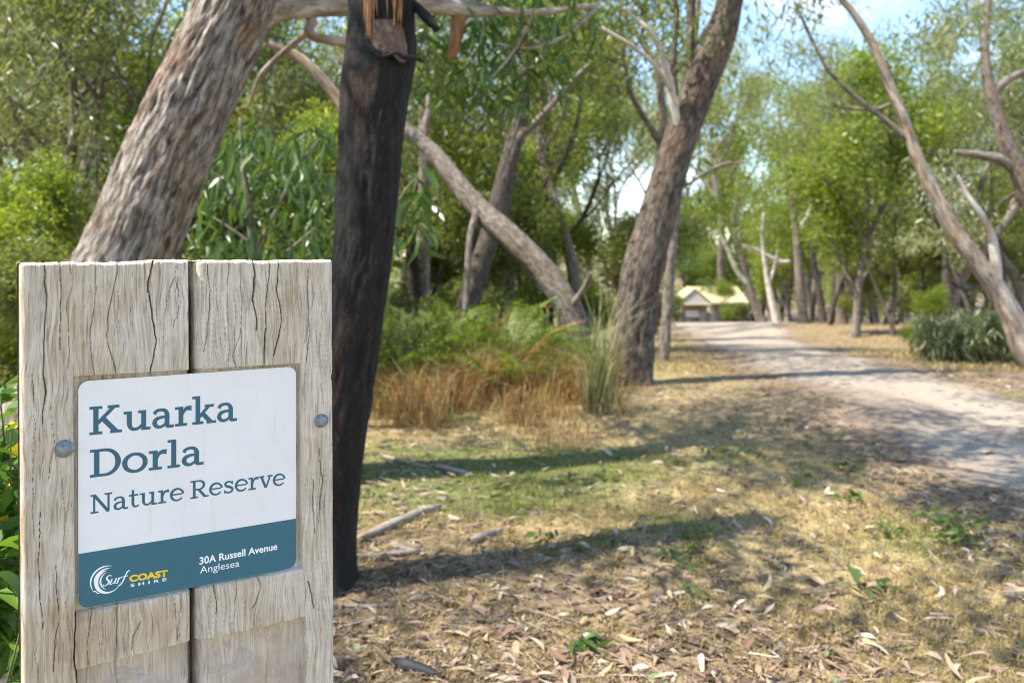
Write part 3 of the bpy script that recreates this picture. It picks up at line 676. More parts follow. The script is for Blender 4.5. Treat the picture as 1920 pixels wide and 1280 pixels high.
def leaves(cent, rad, n, ln=(.10, .16), wd=.2, droop=.75, seed=0, flatz=.8):
    """n leaf faces scattered in every clump: cent (k,3), rad (k,)"""
    g = np.random.default_rng(seed); k = len(cent); n_ = np.broadcast_to(np.asarray(n), (k,)); id_ = np.repeat(np.arange(k), n_); m_ = len(id_)
    v = g.normal(size=(m_, 3)); v /= np.linalg.norm(v, axis=1, keepdims=True); rr = g.random(m_)**.45
    pos = cent[id_]+v*(rr*rad[id_])[:, None]*np.array([1, 1, flatz])
    dr = g.normal(size=(m_, 3)); dr /= np.linalg.norm(dr, axis=1, keepdims=True); dr[:, 2] = dr[:, 2]*(1-droop)-droop; dr /= np.linalg.norm(dr, axis=1, keepdims=True)
    sd = np.cross(dr, g.normal(size=(m_, 3))); sd /= np.linalg.norm(sd, axis=1, keepdims=True)+1e-9
    l_ = g.uniform(*ln, m_)[:, None]; w_ = l_*wd*g.uniform(.7, 1.3, (m_, 1)); nn = np.cross(dr, sd)
    b0 = pos; m1 = pos+dr*l_*.42+sd*w_*.5+nn*l_*.05; tip = pos+dr*l_+nn*l_*g.uniform(-.15, .15, (m_, 1)); m2 = pos+dr*l_*.42-sd*w_*.5+nn*l_*.05
    V = np.stack([b0, m1, tip, m2], 1).reshape(-1, 3); return V, np.arange(m_*4).reshape(-1, 4)

def grow(seed, height, spread, lean=(0, 0), forks=3, low=.25, r0=.13, crook=.25, levels=3):
    """recursive limbs; returns list of (points, radii) and clump centres"""
    g = np.random.default_rng(seed); limbs = []; tips = []
    def branch(p, d, length, r, lev):
        n = 6; pts = [p]; rs = [r]; q = p.copy(); dd = d.copy()
        for i in range(n):
            dd = dd+g.normal(0, crook, 3)*(.5 if lev == 0 else .8)+np.array([0, 0, .10 if lev else .06]); dd /= np.linalg.norm(dd); q = q+dd*length/n; pts.append(q.copy()); rs.append(r*(1-.55*(i+1)/n))
        limbs.append((np.array(pts), np.array(rs), lev))
        if lev >= levels-1:
            for i in range(2, n+1): tips.append(pts[i]+g.normal(0, .12, 3))
            return
        nb = forks+(1 if lev == 0 else 0)+int(g.integers(0, 2))
        for i in range(nb):
            f = g.uniform(low if lev == 0 else .35, 1.0) if i else 1.0; kx = f*n; i0 = int(min(kx, n-1)); pp = pts[i0]+(pts[i0+1]-pts[i0])*(kx-i0)
            az = g.uniform(0, 2*PI); el = g.uniform(.1, .9); nd = np.array([math.cos(az)*spread, math.sin(az)*spread, el]); nd = nd/np.linalg.norm(nd); nd = nd*.75+dd*.35; nd /= np.linalg.norm(nd)
            branch(pp, nd, length*g.uniform(.42, .66), rs[i0]*.62, lev+1)
    d = np.array([lean[0], lean[1], 1.0]); d /= np.linalg.norm(d); branch(np.zeros(3), d, height*.62, r0, 0); return limbs, np.array(tips)

PROTO = {}
def proto(key, seed, height, spread, leafm, barkm, nleaf, crad=.5, ln=(.1, .16), wd=.2, droop=.75, extra=None, **kw):
    limbs, tips = grow(seed, height, spread, **kw)
    parts0 = []; parts1 = []
    for p, r, lev in limbs:
        (parts0 if lev == 0 else parts1).append(tube(p, r, 10 if lev == 0 else (7 if lev == 1 else 4), .16 if lev == 0 else .25, disp=.012 if lev == 0 else 0, seed=seed, flare=(.5, .18) if lev == 0 else None))
    V, f = join(parts0); tm = make_mesh(key+'_trunk', V, f, M[barkm]); V, f = join(parts1); bm_ = make_mesh(key+'_branches', V, f, M[barkm])
    g = np.random.default_rng(seed+5); rad = g.uniform(.6, 1.25, len(tips))*crad
    nl = (nleaf*(rad/crad)**2*g.uniform(.4, 1.5, len(tips))).astype(int)+3
    V, f = leaves(tips, rad, nl, ln, wd, droop, seed+9); cm = make_mesh(key+'_crown', V, f, M[leafm], smooth=False)
    PROTO[key] = (tm, bm_, cm, height)
proto('gum_a', 101, 7.5, 1.0, 'leaf_gum', 'bark_grey', 97, .55, lean=(.15, 0), forks=3)
proto('gum_b', 102, 7.0, 1.2, 'leaf_grey', 'bark_pale', 90, .5, lean=(-.2, .1), forks=3, low=.35)
proto('gum_c', 103, 8.5, .8, 'leaf_gum', 'bark_dark', 90, .5, lean=(.1, .1), forks=3, low=.35, r0=.15)
proto('gum_d', 104, 6.5, 1.3, 'leaf_grey', 'bark_grey', 105, .5, lean=(.25, -.1), forks=3, low=.2, crook=.35)
proto('leafy_a', 105, 5.5, 1.1, 'leaf_bright', 'bark_grey', 120, .5, forks=4, low=.1, wd=.3, ln=(.09, .14), droop=.5, r0=.08)
proto('leafy_b', 106, 6.5, 1.1, 'leaf_dark', 'bark_dark', 120, .55, forks=4, low=.12, wd=.3, ln=(.09, .15), droop=.5, r0=.1)
proto('shrub_a', 107, 3.2, 1.3, 'leaf_bright', 'bark_grey', 120, .36, forks=4, low=.05, wd=.32, ln=(.07, .11), droop=.35, r0=.04)
proto('shrub_b', 108, 3.0, 1.4, 'leaf_gum', 'bark_dark', 130, .36, forks=4, low=.05, wd=.28, ln=(.07, .12), droop=.4, r0=.04)
proto('thin_a', 109, 6.0, .9, 'leaf_gum', 'bark_dark', 46, .42, lean=(.3, .1), forks=2, low=.45, r0=.045, crook=.3)
proto('thin_b', 110, 6.5, .9, 'leaf_grey', 'bark_grey', 46, .42, lean=(-.35, .0), forks=2, low=.45, r0=.05, crook=.3)
PROTO_NAMES = {'thin_a': 'slender_tree', 'thin_b': 'slender_tree', 'gum_a': 'gum_tree', 'gum_b': 'gum_tree', 'gum_c': 'gum_tree', 'gum_d': 'gum_tree', 'leafy_a': 'leafy_tree', 'leafy_b': 'leafy_tree', 'shrub_a': 'shrub', 'shrub_b': 'shrub'}
def place_tree(key, x, y, rz, sc, label, group, cat=None, sz=None):
    nm = PROTO_NAMES[key]; o = empty(nm, (x, y, float(gz(x, y))-.06)); o.rotation_euler.z = rz; o.scale = (sc, sc, sz or sc)
    tag(o, label, cat or ('shrub' if 'shrub' in key else 'tree'), group)
    for part, me in zip(('trunk', 'branches', 'crown'), PROTO[key][:3]): obj(part, me, o)
    return o
def X_(px, d): return (px-960)/F*d

# --- leaning tree with fissured bark, behind the sign
LEAN_T = empty('leaning_gum_tree', tuple(P(60, 900, 4.3)*np.array([1, 1, 0])))
tag(LEAN_T, 'thick leaning gum tree with fissured grey brown bark rising behind the wooden sign post', 'tree')
def wchild(name, me, parent): 
    o = obj(name, me, parent); o.matrix_parent_inverse = Matrix.Translation(-Vector(parent.location)); return o
p, r = pxpath([(60, 945, 4.3, 290), (120, 780, 4.3, 255), (180, 620, 4.3, 235), (238, 480, 4.3, 208), (300, 330, 4.3, 190), (370, 170, 4.3, 178), (440, 15, 4.3, 170), (500, -140, 4.35, 150), (540, -300, 4.5, 130), (560, -480, 4.7, 100), (545, -680, 4.9, 70)])
V, q, tr = tube(p, r*.78, 300, .011, disp=.036, fr=(9, 3.4), seed=7, flare=(.25, .25)); wchild('trunk', make_mesh('trunk', V, [q, tr], M['bark_A']), LEAN_T)
p, r = pxpath([(470, 30, 4.35, 70), (520, 17, 4.45, 46), (600, 12, 4.6, 40), (700, 12, 4.7, 36), (800, 8, 4.8, 34), (880, 18, 4.9, 30), (930, 20, 5.0, 17), (1000, 25, 5.1, 12), (1120, 10, 5.3, 9)])
V, q, tr = tube(p, r, 20, .03, disp=.004, fr=(6, 2), seed=17); wchild('limb', make_mesh('limb', V, [q, tr], M['bark_C']), LEAN_T)
p, r = pxpath([(862, 12, 4.9, 34), (858, 50, 4.9, 26), (850, 95, 4.9, 20), (843, 112, 4.9, 12)])
V, q, tr = tube(p, r, 14, .03, disp=.004, fr=(6, 2), seed=18); wchild('broken_branch', make_mesh('broken_branch', V, [q, tr], M['torn']), LEAN_T)
lim = []
for pts in ([(575, 15, 4.6, 20), (585, 40, 4.6, 22), (578, 62, 4.6, 20), (600, 73, 4.6, 18), (660, 78, 4.6, 16), (720, 70, 4.7, 12)],
            [(578, 60, 4.6, 14), (530, 100, 4.7, 11), (490, 140, 4.8, 9), (470, 190, 4.9, 6), (462, 205, 4.9, 4)],
            [(505, 82, 5.5, 16), (570, 115, 5.5, 20), (630, 180, 5.5, 24), (665, 240, 5.5, 26)],
            [(1120, 10, 5.3, 8), (1070, 60, 5.2, 7), (1000, 90, 5.1, 6), (930, 82, 5.0, 4)], [(1000, 25, 5.1, 9), (960, 100, 5.0, 6), (900, 170, 5.0, 4)]):
    p, r = pxpath(pts); V, q, tr = tube(p, r, 10, .04, disp=.002, fr=(6, 2), seed=19); wchild('branch', make_mesh('branch', V, [q, tr], M['bark_C']), LEAN_T)

# leaf blade used where single leaves can be told apart
def blade(L_=.13, W_=.028, bend=.2, n=5, fold=.15, sickle=.15):
    V = []; 
    for i in range(n+1):
        s_ = i/n; w_ = W_*(math.sin(PI*min(1, s_**.8))**.9)*.5+.0004; y = s_*L_; x = sickle*L_*math.sin(PI*s_)*.5; z = -bend*L_*s_*s_
        V += [(x-w_, y, z+fold*w_), (x, y, z), (x+w_, y, z+fold*w_)]
    q = []
    for i in range(n):
        a = i*3; q += [(a, a+1, a+4, a+3), (a+1, a+2, a+5, a+4)]
    return np.array(V), np.array(q)
def blade_meshes(m, k, L_, W_, seed, **kw):
    g = np.random.default_rng(seed); out = []
    for i in range(k):
        V, q = blade(L_*g.uniform(.8, 1.2), W_*g.uniform(.8, 1.2), g.uniform(-.25, .5), fold=g.uniform(.0, .7), sickle=g.uniform(-.35, .35), **kw); out.append(make_mesh('leaf', V, q, m))
    return out
LB_SAP = blade_meshes(M['leaf_sap'], 8, .15, .036, 1); LB_SHR = blade_meshes(M['shrub_green'], 8, .05, .022, 2)
def hang_leaf(parent, me, pos, az, down, sc, roll, name='leaf'):
    """down: 0 points sideways, 1 straight down"""
    o = obj(name, me, parent); o.location = Vector(pos)-Vector(parent.location)
    o.rotation_euler = Euler((-down*PI/2, roll, az), 'YXZ') if False else (Matrix.Rotation(az, 3, 'Z') @ Matrix.Rotation(-down*PI/2, 3, 'X') @ Matrix.Rotation(roll, 3, 'Y')).to_euler()
    o.scale = (sc,)*3; return o
g = np.random.default_rng(77)
# hanging leaves off the limb: single leaves, then the rest as one crown
cl = [(800, 150, 5.0, 55), (850, 175, 5.0, 60), (905, 150, 5.0, 70), (930, 215, 5.1, 55), (980, 120, 5.1, 75), (1040, 80, 5.2, 70), (1080, 40, 5.3, 60), (1000, 40, 5.2, 60), (900, 80, 5.0, 45), (960, 190, 5.1, 50), (1050, 150, 5.3, 40), (940, 30, 5.0, 50), (790, 95, 4.9, 30)]
for i in range(230):
    a, b_, d, s_ = cl[i % len(cl)]; pp = P(a+g.normal(0, s_*.5), b_+g.normal(0, s_*.45)-12, d+g.normal(0, .15))
    hang_leaf(LEAN_T, LB_SAP[i % 8], pp, g.uniform(0, 2*PI), g.uniform(.25, .95), g.uniform(.6, 1.0), g.uniform(-1.2, 1.2))
cc = []; 
for i in range(60): a = g.uniform(-.0, 2*PI); cc.append(np.array([-1.0+g.normal(0, 1.1), 4.9+g.normal(0, .9), 4.2+g.random()*1.9]))
for a, b_, d, s_ in cl: cc.append(P(a, b_-40, d+.35))
V, f = leaves(np.array(cc), np.full(len(cc), .36), 85, (.09, .15), .22, .7, 31); wchild('crown', make_mesh('crown', V, f, M['leaf_dark'], smooth=False), LEAN_T)

# --- charred trunk right behind the sign
def back(pts): return [(a, b_, d*3.17/2.92, w_) for a, b_, d, w_ in pts]
CH = empty('charred_tree', tuple(P(612, 1105, 3.17)*np.array([1, 1, 0])))
tag(CH, 'blackened fire scarred tree trunk with a torn brown scar standing just right of the sign', 'tree')
p, r = pxpath(back([(604, 1125, 2.92, 118), (610, 1040, 2.92, 108), (618, 950, 2.92, 106), (634, 800, 2.92, 110), (658, 640, 2.92, 106), (679, 500, 2.92, 103), (690, 380, 2.92, 108), (698, 250, 2.92, 116), (708, 150, 2.92, 124), (713, 100, 2.92, 120), (713, 50, 2.92, 112), (712, 0, 2.92, 112), (710, -120, 2.93, 104), (706, -220, 2.94, 84), (702, -290, 2.95, 40)]))
V, q, tr = tube(p, r, 144, .010, disp=.011, fr=(11, 3.4), seed=3, flare=(.42, .09), cap=True); wchild('trunk', make_mesh('trunk', V, [q, tr], M['char']), CH)
p, r = pxpath(back([(735, 185, 2.90, 40), (752, 125, 2.89, 48), (757, 60, 2.90, 44), (760, 0, 2.92, 38), (775, -110, 2.95, 30), (795, -200, 2.97, 22), (806, -250, 2.98, 8)]))
V, q, tr = tube(p, r, 60, .012, disp=.006, fr=(14, 3), seed=13, cap=True); wchild('stem', make_mesh('stem', V, [q, tr], M['char']), CH)
grb = np.random.default_rng(44)
for k_ in range(11):
    xb = [683, 688, 692, 696, 701, 706, 728, 735, 740, 745, 751][k_]; yb = [74, 66, 70, 58, 52, 30, 34, 22, 48, 40, 52][k_]; w0 = [5, 8, 9, 7, 6, 4, 3, 5, 7, 8, 5][k_]; fz = 2.812 if k_ < 6 else 2.80
    rows = 18; sv = np.linspace(0, 1, rows); yy = yb+(-75-yb)*sv; xx = xb+3*fbm(sv*3, 0*sv, k_*3.1, 2, 9)+2*(1-sv)**2*grb.normal(); ww = w0*(.35+.65*np.minimum(1, sv*3))*(1+.25*fbm(sv*6, 0*sv, k_*1.7, 2, 12)); zz = fz-.035*np.maximum(0, .25-sv)*grb.uniform(.2, 1.6)-.004*grb.random()+.004*fbm(sv*5, 0*sv, k_*2.3, 2, 15)
    tw_ = grb.normal(0, .004); V = []
    for a_, dz in ((-.5, .003+tw_), (0, -.003), (.5, .003-tw_)):
        dd_ = (zz+dz)*3.17/2.92; V.append(np.stack([(xx+a_*ww-960)/F*dd_, dd_, H-(yy-HZ)/F*dd_], -1))
    for a_, dz in ((.5, .006-tw_), (-.5, .006+tw_)):
        dd_ = (zz+dz)*3.17/2.92; V.append(np.stack([(xx+a_*ww-960)/F*dd_, dd_, H-(yy-HZ)/F*dd_], -1))
    V = np.concatenate(V); i_ = np.arange(rows-1); q = []
    for c_ in range(5): a_ = c_*rows; b__ = ((c_+1) % 5)*rows; q.append(np.stack([a_+i_, b__+i_, b__+i_+1, a_+i_+1], -1))
    V = np.c_[V, V+k_]; wchild('torn_strip', make_mesh('torn_strip', V, [np.concatenate(q)], M['torn']), CH)
# scar: bulging plate of bare wood with a curled lip
ga, gb = np.meshgrid(np.linspace(0, 1, 40), np.linspace(0, 1, 46), indexing='ij')
lx = np.interp(gb, [0, .2, .45, .75, 1], [704, 692, 684, 700, 716])+3*fbm(gb*9, 0*gb, 0, 2, 3); rx = np.interp(gb, [0, .25, .6, .85, 1], [742, 756, 762, 768, 769]); pyy = 36+gb*(72-8*np.sin(ga*7)+(ga-.5)*10)
pxx = lx+(rx-lx)*ga; bul = np.sin(PI*ga)**.6*.03+.012*np.sin(gb*5)*np.sin(PI*ga)+.004*fbm(ga*6, gb*5, 0, 3, 4)
off = (pxx-713)/F*2.9; dd = 2.918-np.sqrt(np.maximum(.108**2-off**2, .0009))-.006-bul*(.10+.5*gb)-.006*np.abs(fbm(ga*9+gb*3, gb*7, 1, 3, 6))
dd = dd*3.17/2.92
V = np.stack([(pxx-960)/F*dd, dd, H-(pyy-HZ)/F*dd], -1).reshape(-1, 3); idx = np.arange(40*46).reshape(40, 46); q = np.stack([idx[:-1, :-1], idx[1:, :-1], idx[1:, 1:], idx[:-1, 1:]], -1).reshape(-1, 4)
bk = V.copy(); bk[:, 1] += .06; ring = np.concatenate([idx[:, 0], idx[-1, 1:], idx[-2::-1, -1], idx[0, -2:0:-1]]); nb = len(V)
Vr = bk[ring]; cur = np.arange(nb, nb+len(ring)); qs = np.stack([ring, np.roll(ring, -1), np.roll(cur, -1), cur], -1)
wchild('scar', make_mesh('scar', np.vstack([V, Vr]), [q, qs], M['scar']), CH)
p, r = pxpath(back([(702, 100, 2.80, 4), (714, 106, 2.785, 6), (730, 103, 2.77, 7), (744, 99, 2.765, 8), (757, 107, 2.77, 10), (773, 109, 2.79, 11), (786, 112, 2.82, 8), (796, 118, 2.83, 3)]))
V, q, tr = tube(p, r, 12, .01, disp=.001, fr=(20, 3), seed=6); wchild('lip', make_mesh('lip', V, [q, tr], M['char']), CH)
p, r = pxpath(back([(768, 2, 2.92, 14), (785, 18, 2.9, 18), (802, 36, 2.88, 19), (820, 56, 2.86, 12)]))
V, q, tr = tube(p, r, 14, .012, disp=.003, fr=(20, 3), seed=8); wchild('hanging_strip', make_mesh('hanging_strip', V, [q, tr], M['char']), CH)
ov = np.array([np.array([-.3+g.normal(0, 1.3), 3.3+g.normal(0, 1.1), 4.0+g.random()*1.9]) for i in range(56)])  # unseen leaf clumps added overhead to dapple the clearing with shade
V, f = leaves(ov, np.full(56, .38), 125, (.11, .16), .24, .6, 37); wchild('added_shade_crown', make_mesh('added_shade_crown', V, f, M['leaf_dark'], smooth=False), LEAN_T)
for e_ in ((.6, 2.6, 4.6), (-.9, 2.4, 4.9), (1.3, 3.8, 4.9), (-.1, 3.6, 5.2)):  # unseen limbs added to carry those shade clumps
    V, q, tr = tube(np.array([(-1.28, 4.75, 3.9), ((-1.28+e_[0])/2, (4.75+e_[1])/2, 4.7), e_]), np.array([.04, .025, .008]), 8, .08, seed=3); wchild('branch', make_mesh('branch', V, [q, tr], M['bark_C']), LEAN_T)

# --- mid-distance trees drawn limb by limb
def limbtree(name, label, base, parts, crown=None, leafm='leaf_gum', group=None, nleaf=90, ln=(.1, .16), wd=.2, droop=.75, flare=(.35, .25), seed=1, disp=.016, ws=1.0):
    o = empty(name, (base[0], base[1], float(gz(base[0], base[1])))); tag(o, label, 'tree', group)
    for k_, (nm, mm, pts, seg) in enumerate(parts):
        p, r = pxpath(pts)
        if nm == 'trunk': r = r*ws; p = np.vstack([[p[0][0], p[0][1], float(gz(p[0][0], p[0][1]))-.08], p[1:]])
        V, q, tr = tube(p, r, seg, max(.02, float(r.mean())*.16), disp=disp*min(1, float(r.mean())/.12), fr=(9, 1.8), seed=seed+k_, flare=flare if nm == 'trunk' else None); wchild(nm, make_mesh(nm, V, [q, tr], M[mm]), o)
    if crown is not None:
        V, f = leaves(np.array([c_[:3] for c_ in crown]), np.array([c_[3] for c_ in crown]), nleaf, ln, wd, droop, seed+50); wchild('crown', make_mesh('crown', V, f, M[leafm], smooth=False), o)
    return o
def pc(lst): return [(*P(a, b_, d), s_/F*d) for a, b_, d, s_ in lst]
DB = 8.1
hi = lambda x, y, z, n, sx, sy, sz, rr, sd: [(x+sx*a, y+sy*b_, z+sz*c_, rr) for a, b_, c_ in np.random.default_rng(sd).normal(size=(n, 3))]
limbtree('leaning_gum_tree', 'big dark brown gum tree leaning right over the clearing edge beside the tall tussock', (X_(1183, DB), DB), [
    ('trunk', 'bark_B', [(1178, 716, DB, 88), (1185, 660, DB, 98), (1192, 600, DB, 92), (1205, 510, DB, 96), (1235, 400, DB, 88), (1262, 300, DB, 82), (1300, 190, DB, 78), (1345, 80, DB, 72), (1368, 0, DB, 60), (1375, -120, DB, 52), (1350, -260, DB, 40), (1330, -420, DB, 26)], 90),
    ('pale_branch', 'bark_pale', [(1272, 240, DB-.1, 12), (1262, 190, DB-.15, 15), (1254, 150, DB-.2, 14), (1238, 95, DB-.3, 12), (1215, 55, DB-.4, 9), (1195, 38, DB-.4, 6), (1170, 15, DB-.5, 5)], 12),
    ('pale_branch', 'bark_pale', [(1256, 165, DB-.2, 9), (1230, 125, DB-.3, 9), (1190, 90, DB-.4, 8), (1140, 60, DB-.5, 7), (1115, 45, DB-.5, 5)], 10),
    ('branch', 'bark_B', [(1280, 215, DB+.1, 26), (1290, 150, DB+.1, 18), (1295, 70, DB+.1, 15), (1296, 0, DB+.1, 12), (1290, -100, DB+.1, 9)], 12),
    ('branch', 'bark_B', [(1268, 205, DB+.1, 14), (1262, 120, DB+.15, 11), (1268, 40, DB+.15, 10), (1264, -80, DB+.1, 8)], 12),
    ('branch', 'bark_grey', [(1250, 360, DB, 9), (1290, 345, DB-.1, 6), (1350, 310, DB-.3, 5), (1400, 305, DB-.4, 3)], 8)],
    crown=hi(2.0, DB, 5.0, 46, 1.1, 1.0, .7, .5, 3)+hi(.9, DB+.3, 4.2, 14, .5, .6, .35, .4, 8), nleaf=80, seed=21, ws=.76, disp=.026)
limbtree('bowed_gum_tree', 'grey leaning trunk slanting left like a fallen log above the green bracken', (X_(1092, 8.3), 8.3), [
    ('trunk', 'bark_D', [(1100, 700, 8.3, 46), (1085, 625, 8.3, 58), (1055, 560, 8.3, 60), (1010, 500, 8.35, 58), (950, 440, 8.4, 56), (895, 390, 8.5, 50), (850, 335, 8.6, 44), (815, 290, 8.7, 38), (785, 262, 8.8, 32), (755, 236, 8.9, 27), (715, 200, 9.0, 22), (670, 150, 9.1, 16), (630, 90, 9.2, 10)], 60),
    ('branch', 'bark_D', [(1075, 570, 8.2, 14), (1095, 540, 8.1, 10), (1108, 510, 8.0, 6)], 10),
    ('branch', 'bark_grey', [(895, 395, 8.4, 14), (882, 440, 8.3, 12), (876, 520, 8.2, 12), (870, 620, 8.1, 11)], 10),
    ('branch', 'bark_grey', [(790, 268, 8.8, 22), (795, 240, 8.9, 16), (803, 200, 9.0, 10), (800, 150, 9.1, 5)], 10)],
    crown=pc([(640, 90, 9.2, 60), (670, 60, 9.2, 60), (600, 60, 9.3, 60), (790, 120, 9.1, 30)]), nleaf=80, seed=31, ws=.82)
limbtree('gum_tree', 'thick grey trunk rising from the bracken behind the slanting log', (X_(880, 10.2), 10.2), [
    ('trunk', 'bark_dark', [(840, 650, 10.2, 56), (885, 545, 10.2, 54), (910, 470, 10.2, 52), (935, 390, 10.2, 50), (955, 300, 10.2, 42), (975, 230, 10.3, 32), (985, 150, 10.4, 30), (1000, 60, 10.5, 22), (1010, -60, 10.6, 16)], 50),
    ('branch', 'bark_grey', [(972, 260, 10.2, 16), (1010, 225, 10.1, 14), (1050, 180, 10.0, 12), (1085, 140, 9.9, 9), (1110, 115, 9.9, 5)], 10), ('branch', 'bark_grey', [(1020, 215, 10.1, 9), (1032, 180, 10.1, 8), (1025, 150, 10.1, 6), (1018, 130, 10.1, 4)], 8)],
    crown=pc([(1060, 60, 10.2, 90), (1010, 90, 10.4, 80), (940, 60, 10.6, 90), (1100, 20, 10, 80), (880, 30, 10.5, 80), (1080, 150, 10.6, 60), (900, 250, 10.8, 60), (860, 300, 10.9, 70)])+hi(.3, 10.6, 4.4, 26, .9, .7, .5, .5, 13), nleaf=110, leafm='leaf_gum', seed=41, ws=.78)
limbtree('slender_gum_tree', 'slender pale trunk standing between the charred trunk and the slanting log', (X_(793, 11), 11), [
    ('trunk', 'bark_D', [(792, 650, 11, 22), (795, 500, 11, 22), (794, 400, 11, 21), (796, 300, 11, 20), (793, 225, 11, 17), (800, 120, 11, 13), (790, 0, 11, 10)], 16)],
    crown=pc([(800, 60, 11.3, 90), (840, 130, 11.3, 60), (770, 10, 11, 80), (830, 210, 11.4, 60)]), nleaf=100, leafm='leaf_grey', seed=51)
limbtree('slender_gum_tree', 'thin straight grey trunk just behind the big dark leaning gum by the path', (X_(1245, 10.4), 10.4), [
    ('trunk', 'bark_grey', [(1243, 675, 10.4, 17), (1250, 600, 10.4, 19), (1255, 520, 10.4, 19), (1262, 440, 10.4, 18), (1275, 340, 10.4, 16), (1290, 240, 10.5, 13), (1300, 120, 10.6, 10), (1310, 0, 10.6, 8)], 18)],
    crown=pc([(1300, 60, 10.7, 60), (1240, 40, 10.8, 70), (1230, 120, 10.9, 60), (1300, 250, 10.9, 40), (1340, 215, 10.9, 45), (1325, 300, 11, 40), (1360, 150, 11, 50), (1310, 370, 11, 35), (1385, 260, 11.1, 35), (1350, 380, 11.1, 26)]), nleaf=70, leafm='leaf_bright', seed=61)
DC = 9.6
limbtree('leaning_gum_tree', 'tan barked slim gum leaning left over the dark drooping bush beside the path', (X_(1965, DC), DC), [
    ('trunk', 'bark_C', [(1975, 760, DC, 62), (1925, 660, DC, 58), (1895, 590, DC, 52), (1855, 520, DC, 46), (1800, 450, DC, 40), (1765, 390, DC, 36), (1735, 330, DC, 31), (1710, 270, DC, 28), (1690, 215, DC, 24), (1668, 160, DC, 21), (1640, 90, DC, 19), (1600, 25, DC, 17), (1570, -10, DC, 15), (1520, -80, DC, 12)], 36),
    ('fork', 'bark_pale', [(1868, 535, DC, 22), (1866, 490, DC-.1, 18), (1858, 440, DC-.1, 15), (1838, 400, DC-.2, 12), (1812, 365, DC-.2, 9), (1795, 330, DC-.2, 6)], 12),
    ('branch', 'bark_grey', [(1706, 265, DC, 13), (1660, 225, DC, 10), (1620, 195, DC, 9), (1560, 140, DC, 7), (1530, 90, DC, 6), (1490, 5, DC, 5)], 10),
    ('branch', 'bark_grey', [(1722, 300, DC, 8), (1690, 198, DC+.2, 8), (1640, 205, DC+.3, 7), (1560, 200, DC+.4, 5)], 8)],
    crown=pc([(1500, 20, DC, 50), (1610, -40, DC, 80), (1720, 60, DC+.4, 55), (1790, 40, DC+.4, 70), (1560, 195, DC+.4, 35)])+hi(4.3, DC, 4.9, 26, 1.0, .9, .4, .5, 23), nleaf=80, leafm='leaf_grey', seed=71, ws=.74)
limbtree('gum_tree', 'grey gum trunk at the right edge with bare limbs crossing the sky', (X_(1990, 12), 12), [
    ('trunk', 'bark_D', [(2020, 760, 12, 70), (1990, 560, 12, 60), (1950, 420, 12, 52), (1915, 330, 12, 46), (1885, 270, 12, 40), (1865, 200, 12, 32), (1850, 140, 12, 26), (1848, 60, 12, 20), (1860, -60, 12, 14)], 30),
    ('branch', 'bark_grey', [(1910, 320, 12, 26), (1880, 300, 12, 22), (1840, 292, 12, 15), (1790, 285, 12, 9)], 10), ('branch', 'bark_grey', [(1860, 180, 12, 16), (1890, 150, 12, 14), (1925, 130, 12, 12), (1960, 90, 12, 9)], 10)],
    crown=pc([(1780, 110, 12.2, 60), (1830, 70, 12.2, 80), (1890, 90, 12.3, 70), (1900, 200, 12.4, 60), (1760, 30, 12.1, 70), (1870, 10, 12.1, 90), (1800, 220, 12.4, 50), (1850, 290, 12.5, 50), (1790, 300, 12.6, 40)])+hi(8.0, 12, 5.1, 26, 1.2, .8, .4, .5, 33), nleaf=90, leafm='leaf_gum', seed=81, ws=.68)
# trunks along the far edge of the clearing
def far_trunk(label, d, pts, bark, crown, leafm='leaf_gum', nleaf=135, extra=(), seed=1):
    limbtree('gum_tree', label, (X_(pts[0][0], d), d), [('trunk', bark, [(a, b_, d, w_) for a, b_, w_ in pts], 18)]+[('branch', bb, [(a, b_, d, w_) for a, b_, w_ in e], 8) for bb, e in extra], crown=pc([(a, b_, d+.5, s_*1.25) for a, b_, s_ in crown]+[(a+18*math.sin(a*3.1), b_+22+14*math.cos(a*1.7), d-.4, s_*.9) for a, b_, s_ in crown]), leafm=leafm, nleaf=nleaf, seed=seed, disp=.02, ln=(.13, .2), ws=.68)
far_trunk('tall straight grey trunk standing on the grassy rim beyond the path', 31, [(1508, 612, 26), (1500, 540, 24), (1495, 470, 20), (1488, 400, 17), (1478, 340, 13), (1470, 300, 9), (1460, 200, 6)], 'bark_grey', [(1470, 250, 50), (1500, 290, 45), (1440, 280, 45), (1480, 190, 50), (1520, 230, 50), (1450, 340, 35), (1400, 330, 40), (1540, 180, 45), (1420, 210, 50), (1560, 260, 45)], 'leaf_bright', extra=(('bark_pale', [(1495, 440, 9), (1515, 400, 8), (1530, 370, 6), (1545, 330, 4)]),), seed=201)
far_trunk('pale forked trunk leaning left in front of the grey paling fence', 36, [(1430, 612, 24), (1415, 570, 22), (1400, 520, 18), (1390, 480, 15), (1378, 440, 12), (1372, 400, 7)], 'bark_grey', [(1370, 390, 40), (1340, 430, 40), (1400, 400, 40), (1330, 360, 45), (1385, 330, 45), (1310, 410, 40), (1420, 440, 30)], 'leaf_bright', extra=(('bark_pale', [(1400, 530, 12), (1380, 505, 9), (1365, 470, 7), (1350, 440, 5)]), ('bark_pale', [(1390, 460, 7), (1420, 470, 9), (1460, 490, 9), (1480, 490, 6)])), seed=211)
far_trunk('white limbed trunk with a rusty foot right of the pale forked trunk', 34, [(1458, 612, 22), (1448, 570, 20), (1440, 530, 15), (1434, 490, 13), (1430, 450, 10), (1432, 400, 7)], 'bark_pale', [(1430, 390, 40), (1455, 420, 35), (1480, 390, 40), (1410, 360, 40), (1450, 320, 45)], 'leaf_gum', extra=(('bark_pale', [(1443, 530, 7), (1452, 500, 6), (1458, 470, 4)]),), seed=221)
